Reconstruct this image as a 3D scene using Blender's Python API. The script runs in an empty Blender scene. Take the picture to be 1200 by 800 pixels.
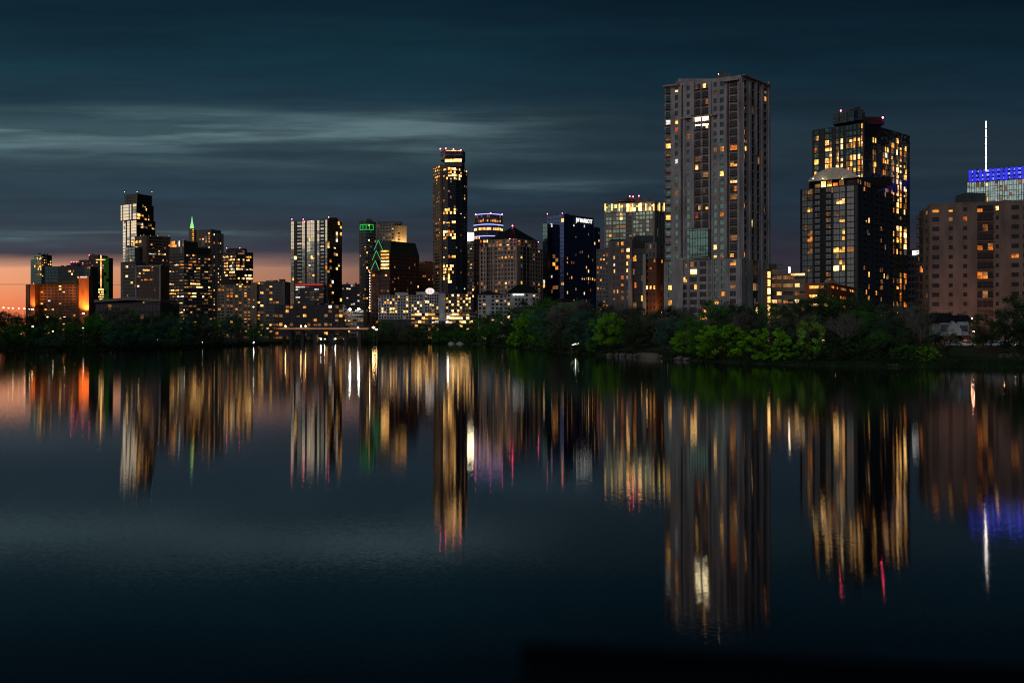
import bpy, bmesh, math, random
import numpy as np
from mathutils import Vector, Matrix

random.seed(7)
R = math.radians
S = bpy.context.scene
COL = S.collection

# ------------------------------------------------------------------ camera
F = 1167.0      # focal length in photograph pixels (1200 wide)
YH = 394.0      # horizon row
CX = 600.0
HC = 6.5        # camera height over the water
cam_d = bpy.data.cameras.new('camera'); cam = bpy.data.objects.new('camera', cam_d); COL.objects.link(cam)
cam.location = (0, 0, HC); cam.rotation_euler = (R(90), 0, 0)
cam_d.sensor_width = 36.0; cam_d.lens = 36.0 * F / 1200.0
cam_d.shift_y = -(400 - YH) / 1200.0
cam_d.clip_start = 0.1; cam_d.clip_end = 60000
cam_d.dof.use_dof = True; cam_d.dof.focus_distance = 700; cam_d.dof.aperture_fstop = .95
S.camera = cam

# ------------------------------------------------------------------ world: dusk sky
SUN_EL, SUN_AZ = 24.0, -32.0     # soft after-glow light, from behind the camera on the left
W = bpy.data.worlds.new('World'); S.world = W; W.use_nodes = True
nt = W.node_tree; nt.nodes.clear()
def N(t, **k):
    n = nt.nodes.new(t)
    for a, b in k.items(): setattr(n, a, b)
    return n
def L(a, b): nt.links.new(a, b)
def M_(op, a, b=None, c=None, clamp=False):
    n = N('ShaderNodeMath', operation=op, use_clamp=clamp)
    for i, v in enumerate((a, b, c)):
        if v is None: continue
        if isinstance(v, (int, float)): n.inputs[i].default_value = v
        else: L(v, n.inputs[i])
    return n.outputs[0]
def ramp(fac, stops, interp='LINEAR'):
    n = N('ShaderNodeValToRGB'); cr = n.color_ramp; cr.interpolation = interp
    while len(cr.elements) > 1: cr.elements.remove(cr.elements[-1])
    cr.elements[0].position = stops[0][0]; cr.elements[0].color = (*stops[0][1], 1)
    for p, c in stops[1:]:
        e = cr.elements.new(p); e.color = (*c, 1)
    L(fac, n.inputs[0]); return n.outputs[0]
def mixc(f, a, b, mode='MIX'):
    n = N('ShaderNodeMix', data_type='RGBA', blend_type=mode, clamp_factor=True)
    for s, v in ((n.inputs[0], f), (n.inputs[6], a), (n.inputs[7], b)):
        if isinstance(v, (int, float)): s.default_value = v
        elif isinstance(v, tuple): s.default_value = (*v, 1)
        else: L(v, s)
    return n.outputs[2]
tc = N('ShaderNodeTexCoord'); sep = N('ShaderNodeSeparateXYZ'); L(tc.outputs['Generated'], sep.inputs[0])
gx, gy, gz = sep.outputs
AZ = M_('MULTIPLY', M_('ARCTAN2', gx, gy), 180 / math.pi)         # 0 = straight ahead, minus = left
ELs = M_('MULTIPLY', M_('ARCSINE', gz), 180 / math.pi)
EL = M_('MULTIPLY', M_('ARCTAN2', gz, M_('MAXIMUM', gy, .45)), 180 / math.pi)      # flat cloud layers ahead
def noise(su, sv, scale, detail=4, rough=.55, off=0.0):
    cmb = N('ShaderNodeCombineXYZ'); L(M_('MULTIPLY', AZ, su), cmb.inputs[0]); L(M_('MULTIPLY', EL, sv), cmb.inputs[1])
    cmb.inputs[2].default_value = off
    n = N('ShaderNodeTexNoise'); n.inputs['Scale'].default_value = scale; n.inputs['Detail'].default_value = detail
    n.inputs['Roughness'].default_value = rough; L(cmb.outputs[0], n.inputs['Vector']); return n.outputs['Fac']
n1 = noise(.035, .32, 1.0, 5, .55, 3.1)      # long stratus streaks
n2 = noise(.09, .9, 1.0, 5, .6, 9.4)         # finer streaks
n3 = noise(.02, .10, 1.0, 3, .5, 1.7)
ELn = M_('ADD', EL, M_('ADD', M_('MULTIPLY', M_('SUBTRACT', n1, .5), 3.0), M_('MULTIPLY', M_('SUBTRACT', n2, .5), 1.8)))
E30 = M_('DIVIDE', ELn, 30.0, clamp=True)
cl = ramp(E30, [(0, (.055, .048, .062)), (4.6/30, (.044, .044, .062)), (6/30, (.026, .039, .058)), (8.0/30, (.021, .046, .068)),
                (10/30, (.024, .049, .067)), (12/30, (.018, .044, .062)), (13.2/30, (.012, .037, .056)),
                (15.5/30, (.0060, .029, .046)), (18/30, (.0034, .019, .032)), (21/30, (.0012, .0105, .019)), (1, (.001, .008, .015))])
def band(el, half, off, su=.075, sv=1.1, lo=.44, hi=.66):       # a thin lit layer of cloud, broken into wisps
    d = M_('SUBTRACT', 1.0, M_('DIVIDE', M_('ABSOLUTE', M_('SUBTRACT', ELn, el)), half, clamp=True), clamp=True)
    w_ = M_('DIVIDE', M_('SUBTRACT', noise(su, sv, 1.0, 5, .6, off), lo), hi-lo, clamp=True)
    return M_('MULTIPLY', M_('POWER', d, 1.5), M_('ADD', .26, M_('MULTIPLY', w_, 1.0)))
def azmask(a, b_, soft): return M_('MULTIPLY', M_('DIVIDE', M_('SUBTRACT', AZ, a), soft, clamp=True), M_('DIVIDE', M_('SUBTRACT', b_, AZ), soft, clamp=True))
st1 = M_('MULTIPLY', band(11.6, 2.1, 5.5), azmask(-60, 8, 14))
st2 = M_('MULTIPLY', band(8.4, .8, 8.1), M_('MULTIPLY', azmask(-6, 10, 6), .45))
st3 = M_('MULTIPLY', band(5.8, .7, 2.2, .05, 3.0), M_('MULTIPLY', azmask(-60, -8, 8), .5))
stx = M_('ADD', st1, M_('ADD', st2, st3))
cl = mixc(M_('MULTIPLY', stx, 1.0, clamp=True), cl, (.100, .170, .188))
# streak strength falls to the right
azr = ramp(M_('DIVIDE', M_('ADD', AZ, 30.0), 60.0, clamp=True), [(0, (1.05, 1.05, 1.05)), (.42, (.92, .92, .94)), (.6, (.70, .68, .72)), (1, (.66, .60, .66))])
cl = mixc(1.0, cl, azr, 'MULTIPLY')
var = ramp(n2, [(.3, (.78, .78, .78)), (.7, (1.25, 1.22, 1.2))])
cl = mixc(1.0, cl, var, 'MULTIPLY')
# band of after-glow under the cloud deck
glow = ramp(M_('DIVIDE', EL, 6.0, clamp=True), [(0, (.70, .13, .075)), (.25, (.95, .22, .085)), (.5, (.95, .36, .17)), (.72, (.90, .42, .25)), (1, (.6, .32, .26))])
gaz = ramp(M_('DIVIDE', M_('ADD', AZ, 60.0), 90.0, clamp=True),
           [(0, (1.0, 1.0, 1.0)), (.34, (1, 1, 1)), (.44, (.62, .66, .72)), (.55, (.36, .42, .55)), (.62, (.12, .16, .24)), (.68, (.03, .04, .06)), (1, (.02, .03, .04))])
glow = mixc(1.0, glow, gaz, 'MULTIPLY')
edge = M_('ADD', M_('ADD', 4.32, M_('MULTIPLY', M_('SUBTRACT', n1, .5), 1.0)), M_('MULTIPLY', M_('SUBTRACT', n2, .5), .7))
gm = M_('SUBTRACT', 1.0, M_('POWER', M_('DIVIDE', M_('SUBTRACT', EL, M_('SUBTRACT', edge, .45)), .95, clamp=True), .7), clamp=True)
azm = M_('SUBTRACT', 1.0, M_('DIVIDE', M_('ADD', AZ, 7.0), 7.0, clamp=True), clamp=True)
thin = M_('MULTIPLY', M_('SUBTRACT', 1.0, M_('DIVIDE', M_('ABSOLUTE', M_('SUBTRACT', EL, M_('ADD', 2.95, M_('MULTIPLY', M_('SUBTRACT', n3, .5), .8)))), .055, clamp=True)), .45)
gm = M_('MULTIPLY', M_('MULTIPLY', gm, azm), M_('SUBTRACT', 1.0, thin))
sky = mixc(gm, cl, glow)
# behind the camera the deck is thinner and paler
bk = M_('DIVIDE', M_('SUBTRACT', M_('ABSOLUTE', AZ), 85.0), 40.0, clamp=True)
bk = M_('MULTIPLY', bk, M_('DIVIDE', M_('ADD', EL, 2.0), 10.0, clamp=True))
sky = mixc(M_('MULTIPLY', bk, .9), sky, (.050, .068, .082))
# the open west, outside the frame on the left: tall pale after-glow that the glass towers mirror
wz = M_('SUBTRACT', 1.0, M_('DIVIDE', M_('ABSOLUTE', M_('ADD', AZ, 98.0)), 58.0, clamp=True), clamp=True)
we = M_('MULTIPLY', M_('SUBTRACT', 1.0, M_('DIVIDE', M_('SUBTRACT', ELs, 8.0), 2.5, clamp=True), clamp=True), M_('ADD', .12, M_('MULTIPLY', M_('DIVIDE', M_('SUBTRACT', ELs, 4.0), 1.0, clamp=True), .88)))
wm = M_('MULTIPLY', M_('MULTIPLY', M_('POWER', wz, .6), we), .85)
sky = mixc(wm, sky, ramp(E30, [(0, (.9, .42, .2)), (.12, (1.7, 1.27, .86)), (.3, (1.7, 1.45, 1.1)), (1, (.2, .25, .28))]))
st = N('ShaderNodeTexSky', sky_type='NISHITA'); st.sun_disc = False
st.sun_elevation = R(-4.0); st.sun_rotation = R(-72.0); st.air_density = 1.0
stm = N('ShaderNodeMix', data_type='RGBA', blend_type='ADD'); stm.inputs[0].default_value = .05
L(sky, stm.inputs[6]); L(st.outputs[0], stm.inputs[7])
bg = N('ShaderNodeBackground'); L(stm.outputs[2], bg.inputs[0]); bg.inputs[1].default_value = 1.0
wo = N('ShaderNodeOutputWorld'); L(bg.outputs[0], wo.inputs[0])
W.cycles.sampling_method = 'MANUAL'; W.cycles.sample_map_resolution = 512

sun_d = bpy.data.lights.new('dusk_light', 'SUN'); sun_o = bpy.data.objects.new('dusk_light', sun_d); COL.objects.link(sun_o)
sun_d.energy = .34; sun_d.angle = R(35); sun_d.color = (.90, .93, 1.0)
sv = Vector((math.sin(R(180 - SUN_AZ)) * -1, math.cos(R(180 - SUN_AZ)), 0))
sv = Vector((-.55, -1.0, 0)).normalized() * math.cos(R(SUN_EL)) + Vector((0, 0, math.sin(R(SUN_EL))))
sun_o.rotation_euler = sv.to_track_quat('Z', 'Y').to_euler()

S.view_settings.view_transform = 'Standard'; S.view_settings.look = 'None'
S.view_settings.exposure = 0; S.view_settings.gamma = 1
S.render.engine = 'CYCLES'
c = S.cycles
c.max_bounces = 5; c.diffuse_bounces = 1; c.glossy_bounces = 3; c.transmission_bounces = 2
c.sample_clamp_indirect = 12; c.use_denoising = True; c.use_light_tree = True
c.caustics_reflective = False; c.caustics_refractive = False; c.filter_width = 1.1; c.use_adaptive_sampling = True; c.adaptive_threshold = .008

# ------------------------------------------------------------------ helpers
def P(x, y, D): return Vector(((x - CX) / F * D, D, HC + (YH - y) / F * D))
def G(x, D, z=0): return Vector(((x - CX) / F * D, D, z))
def ZZ(y, D): return HC + (YH - y) / F * D
def pix(p): return CX + p[0] / p[1] * F, YH - (p[2] - HC) / p[1] * F

class MB:
    def __init__(s): s.v = []; s.f = []; s.m = []
    def quad(s, a, b, c_, d, m=0):
        n = len(s.v); s.v += [tuple(a), tuple(b), tuple(c_), tuple(d)]; s.f.append((n, n+1, n+2, n+3)); s.m.append(m)
    def poly(s, pts, m=0):
        n = len(s.v); s.v += [tuple(p) for p in pts]; s.f.append(tuple(range(n, n+len(pts)))); s.m.append(m)
    def prism(s, pts, z0, z1, m=0, mt=None, bottom=True):
        """pts: footprint counter-clockwise (x,y); z1 may be a list of heights"""
        k = len(pts); n = len(s.v)
        zt = z1 if isinstance(z1, (list, tuple)) else [z1]*k
        s.v += [(p[0], p[1], z0) for p in pts] + [(p[0], p[1], z) for p, z in zip(pts, zt)]
        for i in range(k):
            j = (i+1) % k; s.f.append((n+i, n+j, n+k+j, n+k+i)); s.m.append(m)
        s.f.append(tuple(n+k+i for i in range(k))); s.m.append(m if mt is None else mt)
        if bottom: s.f.append(tuple(n+i for i in reversed(range(k)))); s.m.append(m)
    def box(s, c0, sx, sy, sz, rz=0, m=0):
        """c0 = centre of the base"""
        ca, sa = math.cos(rz), math.sin(rz)
        pts = [(c0[0]+ca*x-sa*y, c0[1]+sa*x+ca*y) for x, y in ((-sx/2, -sy/2), (sx/2, -sy/2), (sx/2, sy/2), (-sx/2, sy/2))]
        s.prism(pts, c0[2], c0[2]+sz, m)
    def bar(s, a, b, r0, r1=None, n=4, m=0, cap=False):
        a = Vector(a); b = Vector(b); r1 = r0 if r1 is None else r1
        d = (b-a)
        if d.length < 1e-6: return
        d.normalize(); u = d.orthogonal().normalized(); w = d.cross(u); k = len(s.v)
        for p, r in ((a, r0), (b, r1)):
            for i in range(n):
                t = 2*math.pi*(i+.5)/n; s.v.append(tuple(p + u*(r*math.cos(t)) + w*(r*math.sin(t))))
        for i in range(n):
            j = (i+1) % n; s.f.append((k+i, k+j, k+n+j, k+n+i)); s.m.append(m)
        s.f.append(tuple(k+i for i in reversed(range(n)))); s.m.append(m)
        s.f.append(tuple(k+n+i for i in range(n))); s.m.append(m)
    def ball(s, c0, r, seg=10, rings=6, m=0, sz=1.0):
        k = len(s.v); c0 = Vector(c0)
        s.v.append(tuple(c0+Vector((0, 0, r*sz))))
        for i in range(1, rings):
            t = math.pi*i/rings
            for j in range(seg):
                q = 2*math.pi*j/seg; s.v.append((c0.x+r*math.sin(t)*math.cos(q), c0.y+r*math.sin(t)*math.sin(q), c0.z+r*sz*math.cos(t)))
        s.v.append(tuple(c0-Vector((0, 0, r*sz)))); last = len(s.v)-1
        for j in range(seg):
            s.f.append((k, k+1+j, k+1+(j+1) % seg)); s.m.append(m)
            for i in range(rings-2):
                a = k+1+i*seg; s.f.append((a+j, a+seg+j, a+seg+(j+1) % seg, a+(j+1) % seg)); s.m.append(m)
            a = k+1+(rings-2)*seg; s.f.append((a+j, last, a+(j+1) % seg)); s.m.append(m)
    def mesh(s, name, mats, smooth=False, origin=None):
        me = bpy.data.meshes.new(name)
        v = s.v if origin is None else [(p[0]-origin[0], p[1]-origin[1], p[2]-origin[2]) for p in s.v]
        me.from_pydata(v, [], s.f)
        for m in (mats if isinstance(mats, (list, tuple)) else [mats]): me.materials.append(m)
        me.polygons.foreach_set('material_index', s.m)
        if smooth: me.polygons.foreach_set('use_smooth', [True]*len(me.polygons))
        me.update(); return me
    def build(s, name, mats, parent=None, smooth=False, org=None):
        o = bpy.data.objects.new(name, None if not s.f else s.mesh(name, mats, smooth, parent.location if parent else org))
        COL.objects.link(o)
        if parent: o.parent = parent
        elif org is not None: o.location = org
        return o

def empty(name, loc, label, cat, group=None):
    o = bpy.data.objects.new(name, None); COL.objects.link(o); o.location = loc; o.empty_display_size = 1
    o['label'] = label; o['category'] = cat
    if group: o['group'] = group
    return o
def tag(o, label, cat, group=None):
    o['label'] = label; o['category'] = cat
    if group: o['group'] = group
    return o

# ------------------------------------------------------------------ materials
MATS = {}
def mat_nodes(name):
    m = bpy.data.materials.new(name); m.use_nodes = True; t = m.node_tree
    b = t.nodes['Principled BSDF']; return m, t, b
def wall_mat(name, col, rough=.75, var=.25, scale=.35, spec=.3, metal=0, streak=True):
    """plain cladding with soft weather variation"""
    m, t, b = mat_nodes(name)
    g = t.nodes.new('ShaderNodeNewGeometry'); mp = t.nodes.new('ShaderNodeMapping'); t.links.new(g.outputs['Position'], mp.inputs[0])
    mp.inputs['Scale'].default_value = (1, 1, .3 if streak else 1)
    n = t.nodes.new('ShaderNodeTexNoise'); n.inputs['Scale'].default_value = scale; n.inputs['Detail'].default_value = 5
    t.links.new(mp.outputs[0], n.inputs['Vector'])
    r = t.nodes.new('ShaderNodeValToRGB'); r.color_ramp.elements[0].position = .3; r.color_ramp.elements[1].position = .7
    r.color_ramp.elements[0].color = (*[x*(1-var) for x in col], 1); r.color_ramp.elements[1].color = (*[min(1, x*(1+var)) for x in col], 1)
    t.links.new(n.outputs['Fac'], r.inputs[0]); t.links.new(r.outputs[0], b.inputs['Base Color'])
    b.inputs['Roughness'].default_value = rough; b.inputs['Specular IOR Level'].default_value = spec; b.inputs['Metallic'].default_value = metal
    MATS[name] = m; return m
def glass_mat(name, col, metal=.6, rough=.06):
    m, t, b = mat_nodes(name)
    b.inputs['Base Color'].default_value = (*col, 1); b.inputs['Metallic'].default_value = metal
    b.inputs['Roughness'].default_value = rough; b.inputs['IOR'].default_value = 1.6
    # slightly wavy panes
    g = t.nodes.new('ShaderNodeNewGeometry'); n = t.nodes.new('ShaderNodeTexNoise'); n.inputs['Scale'].default_value = .25
    t.links.new(g.outputs['Position'], n.inputs['Vector'])
    bm_ = t.nodes.new('ShaderNodeBump'); bm_.inputs['Strength'].default_value = .25; bm_.inputs['Distance'].default_value = .3
    t.links.new(n.outputs['Fac'], bm_.inputs['Height']); t.links.new(bm_.outputs[0], b.inputs['Normal'])
    MATS[name] = m; return m
def lit_mat(name, ca, cb, strength, contrast=1.0, fine=1.7, sample=False):
    """a lit room behind glass: tone and brightness change from room to room"""
    m, t, b = mat_nodes(name)
    b.inputs['Base Color'].default_value = (.02, .02, .02, 1); b.inputs['Roughness'].default_value = .2
    g = t.nodes.new('ShaderNodeNewGeometry')
    n = t.nodes.new('ShaderNodeTexNoise'); n.inputs['Scale'].default_value = .27; n.inputs['Detail'].default_value = 1; t.links.new(g.outputs['Position'], n.inputs['Vector'])
    n2_ = t.nodes.new('ShaderNodeTexNoise'); n2_.inputs['Scale'].default_value = fine; n2_.inputs['Detail'].default_value = 2; t.links.new(g.outputs['Position'], n2_.inputs['Vector'])
    mx = t.nodes.new('ShaderNodeMix'); mx.data_type = 'RGBA'; mx.inputs[6].default_value = (*ca, 1); mx.inputs[7].default_value = (*cb, 1)
    mr = t.nodes.new('ShaderNodeMapRange'); mr.inputs[1].default_value = .35; mr.inputs[2].default_value = .65
    t.links.new(n.outputs['Fac'], mr.inputs[0]); t.links.new(mr.outputs[0], mx.inputs[0])
    ms = t.nodes.new('ShaderNodeMapRange'); ms.inputs[1].default_value = .36; ms.inputs[2].default_value = .66
    ms.inputs[3].default_value = strength*(1-.86*contrast); ms.inputs[4].default_value = strength*(1+.75*contrast)
    ad = t.nodes.new('ShaderNodeMath'); ad.operation = 'ADD'; hf = t.nodes.new('ShaderNodeMath'); hf.operation = 'MULTIPLY'; hf.inputs[1].default_value = .5
    t.links.new(n.outputs['Fac'], ad.inputs[0]); t.links.new(n2_.outputs['Fac'], ad.inputs[1]); t.links.new(ad.outputs[0], hf.inputs[0])
    t.links.new(hf.outputs[0], ms.inputs[0])
    t.links.new(mx.outputs[2], b.inputs['Emission Color']); t.links.new(ms.outputs[0], b.inputs['Emission Strength'])
    m.cycles.emission_sampling = 'AUTO' if sample else 'NONE'
    MATS[name] = m; return m
def glow_mat(name, col, strength, sample=False):
    m, t, b = mat_nodes(name)
    b.inputs['Base Color'].default_value = (.1, .1, .1, 1)
    b.inputs['Emission Color'].default_value = (*col, 1); b.inputs['Emission Strength'].default_value = strength
    m.cycles.emission_sampling = 'AUTO' if sample else 'NONE'
    MATS[name] = m; return m

wall_mat('beige', (.36, .345, .35), var=.32); wall_mat('beige_dark', (.16, .14, .135)); wall_mat('stone', (.32, .28, .23)); wall_mat('pink_stone', (.44, .33, .26))
wall_mat('white_wall', (.50, .50, .51)); wall_mat('grey_wall', (.16, .16, .165)); wall_mat('dark_wall', (.055, .055, .062)); wall_mat('black_wall', (.012, .012, .013)); wall_mat('parapet_black', (.006, .009, .013), .9, .2, spec=0)
wall_mat('brick', (.17, .065, .035)); wall_mat('brown', (.14, .09, .07)); wall_mat('granite', (.11, .04, .025)); wall_mat('teal_wall', (.06, .09, .09))
wall_mat('concrete', (.22, .21, .19)); wall_mat('roof_green', (.018, .04, .032), .5); wall_mat('roof_dark', (.018, .017, .017), .6); wall_mat('orange_brick', (.34, .10, .035))
wall_mat('tan', (.25, .19, .13)); wall_mat('blue_wall', (.012, .02, .06)); wall_mat('bridge_grey', (.06, .055, .05)); wall_mat('metal', (.3, .3, .31), .4, .1, metal=.6); wall_mat('dome_metal', (.78, .72, .56), .6, .1)
wall_mat('salmon', (.20, .155, .13), var=.3); wall_mat('white_trim', (.6, .58, .54)); wall_mat('wood', (.12, .07, .04)); wall_mat('bark', (.05, .038, .03), .9, .3, 1.5)
wall_mat('bark_pale', (.17, .145, .14), .9, .3, 1.5); wall_mat('rock', (.16, .15, .14), .85, .4, .8); wall_mat('paint_white', (.7, .7, .7), .3, .05); wall_mat('tyre', (.02, .02, .02)); wall_mat('paint_red', (.35, .03, .02), .4, .1)
GL = {'k': glass_mat('glass_black', (.018, .024, .032), .45, .26), 't': glass_mat('glass_teal', (.12, .24, .25), .8, .10),
      'm': glass_mat('glass_mirror', (.86, .80, .72), .95, .09), 's': glass_mat('glass_steel', (.25, .30, .33), .85, .08),
      'n': glass_mat('glass_navy', (.02, .045, .14), .7, .08), 'e': glass_mat('glass_green', (.30, .42, .34), .8, .12), 'q': glass_mat('glass_grey', (.30, .35, .35), .6, .38)}
LT = {'y': lit_mat('lit_yellow', (1, .36, .035), (1, .49, .10), 1.5), 'w': lit_mat('lit_warm_white', (1, .49, .12), (1, .63, .27), 1.6),
      'o': lit_mat('lit_orange', (1, .19, .012), (1, .31, .04), .9), 'c': lit_mat('lit_cool_white', (.85, .95, 1), (1, .88, .70), 1.0),
      'd': lit_mat('lit_dim', (1, .31, .05), (.9, .45, .16), .26), 'D': lit_mat('lit_faint', (.8, .55, .30), (.5, .56, .5), .07),
      'Y': lit_mat('lit_bright', (1, .44, .08), (1, .60, .22), 3.4), 'W': lit_mat('lit_flare', (1, .78, .42), (1, .86, .58), 12, .5),
      'g': lit_mat('lit_green', (.02, .8, .12), (.1, .9, .2), .5), 'b': lit_mat('lit_blue', (.003, .005, 1), (.008, .01, 1), .75, .5),
      'B': lit_mat('lit_blue_bright', (.02, .035, 1), (.10, .14, 1), 4.0), 'r': lit_mat('lit_red', (1, .08, .03), (1, .2, .08), .5),
      'G': lit_mat('lit_leaf_green', (.08, .32, .02), (.04, .20, .02), .16, .8)}
ALLG = {**GL, **LT}
glow_mat('beacon', (1, .07, .16), 40); glow_mat('neon_green', (.08, .8, .35), .6); glow_mat('ring_blue', (.25, .3, 1), 2.6); glow_mat('sign_white', (1, .97, .9), 1.3)
glow_mat('lamp_warm', (1, .62, .25), 30); glow_mat('lamp_white', (1, .93, .78), 40); glow_mat('lamp_soft', (1, .8, .5), 9); glow_mat('red_strip', (1, .03, .02), .35)
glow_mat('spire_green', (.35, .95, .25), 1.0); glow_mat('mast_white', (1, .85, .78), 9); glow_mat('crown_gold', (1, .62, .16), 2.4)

# ------------------------------------------------------------------ terrain
SH = [(-4000, 411), (-600, 411), (0, 411), (120, 410), (240, 407.5), (325, 403), (345, 402.2), (440, 402.3), (560, 403.0), (600, 406), (640, 411), (700, 416), (760, 419),
      (800, 422), (900, 427), (1000, 429), (1200, 431), (1800, 433), (5000, 433)]
def shore(x):
    for (a, ya), (b, yb) in zip(SH, SH[1:]):
        if a <= x <= b:
            y = ya + (yb-ya)*(x-a)/(b-a); break
    else: y = 411
    return HC*F/(y-YH)
PROF = [(-6, -1.6), (0, 0.0), (2.5, .9), (12, 1.5), (30, 2.8), (60, 4.0), (200, 5.0), (1200, 5.2), (9000, 5.4), (40000, 5.5)]
def gz_(x, D):
    s = D - shore(x)
    for (a, za), (b, zb) in zip(PROF, PROF[1:]):
        if a <= s <= b: return za + (zb-za)*(s-a)/(b-a)
    return 5.4 if s > 0 else -1
mb = MB(); xs = list(range(-4000, -600, 200)) + list(range(-600, 1800, 12)) + list(range(1800, 5001, 200))
rng = random.Random(3); jit = [rng.uniform(-1.2, 1.2) for _ in xs]
rows = []
for k, (s, z) in enumerate(PROF):
    rows.append([G(x, shore(x)+s+(jit[i] if k < 3 else 0), z) for i, x in enumerate(xs)])
n = len(xs)
for r in rows: mb.v += [tuple(p) for p in r]
for k in range(len(rows)-1):
    for i in range(n-1):
        a = k*n+i; mb.f.append((a, a+1, a+n+1, a+n)); mb.m.append(0)
m, t, b = mat_nodes('ground_mat'); g = t.nodes.new('ShaderNodeNewGeometry'); nn = t.nodes.new('ShaderNodeTexNoise'); nn.inputs['Scale'].default_value = .12; nn.inputs['Detail'].default_value = 8
t.links.new(g.outputs['Position'], nn.inputs['Vector']); rr = t.nodes.new('ShaderNodeValToRGB'); rr.color_ramp.elements[0].color = (.016, .024, .01, 1); rr.color_ramp.elements[1].color = (.024, .07, .012, 1)
rr.color_ramp.elements[0].position = .35; rr.color_ramp.elements[1].position = .65
t.links.new(nn.outputs['Fac'], rr.inputs[0]); t.links.new(rr.outputs[0], b.inputs['Base Color']); b.inputs['Roughness'].default_value = .95
land = mb.build('ground', m, smooth=True); land['kind'] = 'structure'

mb = MB(); mb.quad((-12000, -400, 0), (12000, -400, 0), (12000, 1400, 0), (-12000, 1400, 0))
m, t, b = mat_nodes('water_mat')
b.inputs['Base Color'].default_value = (.0015, .004, .006, 1); b.inputs['Roughness'].default_value = .035; b.inputs['IOR'].default_value = 1.42
g = t.nodes.new('ShaderNodeNewGeometry'); mp = t.nodes.new('ShaderNodeMapping'); mp.inputs['Scale'].default_value = (7.0, 60.0, 1)   # fine long crested capillary ripples
nn = t.nodes.new('ShaderNodeTexNoise'); nn.inputs['Scale'].default_value = 1.0; nn.inputs['Detail'].default_value = 1
t.links.new(g.outputs['Position'], mp.inputs[0]); t.links.new(mp.outputs[0], nn.inputs['Vector'])
sp = t.nodes.new('ShaderNodeSeparateColor'); t.links.new(nn.outputs['Color'], sp.inputs[0]); cb = t.nodes.new('ShaderNodeCombineXYZ'); cb.inputs[2].default_value = 1
for k, amp in ((0, .0025), (1, .047)):
    a1 = t.nodes.new('ShaderNodeMath'); a1.operation = 'SUBTRACT'; a1.inputs[1].default_value = .5; a2 = t.nodes.new('ShaderNodeMath'); a2.operation = 'MULTIPLY'; a2.inputs[1].default_value = amp
    t.links.new(sp.outputs[k], a1.inputs[0]); t.links.new(a1.outputs[0], a2.inputs[0]); t.links.new(a2.outputs[0], cb.inputs[k])
mp2 = t.nodes.new('ShaderNodeMapping'); mp2.inputs['Scale'].default_value = (.5, 3.0, 1); n5 = t.nodes.new('ShaderNodeTexNoise'); n5.inputs['Scale'].default_value = 1.0; n5.inputs['Detail'].default_value = 2      # faint visible wavelets
t.links.new(g.outputs['Position'], mp2.inputs[0]); t.links.new(mp2.outputs[0], n5.inputs['Vector']); v1 = t.nodes.new('ShaderNodeVectorMath'); v1.operation = 'SUBTRACT'; v1.inputs[1].default_value = (.5, .5, .5); t.links.new(n5.outputs['Color'], v1.inputs[0])
v2 = t.nodes.new('ShaderNodeVectorMath'); v2.operation = 'MULTIPLY'; v2.inputs[1].default_value = (.0005, .0028, 0); t.links.new(v1.outputs[0], v2.inputs[0]); v3 = t.nodes.new('ShaderNodeVectorMath'); v3.operation = 'ADD'; t.links.new(cb.outputs[0], v3.inputs[0]); t.links.new(v2.outputs[0], v3.inputs[1])
nm = t.nodes.new('ShaderNodeVectorMath'); nm.operation = 'NORMALIZE'; t.links.new(v3.outputs[0], nm.inputs[0]); t.links.new(nm.outputs[0], b.inputs['Normal'])
water = mb.build('water', m); water['kind'] = 'structure'

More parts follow.
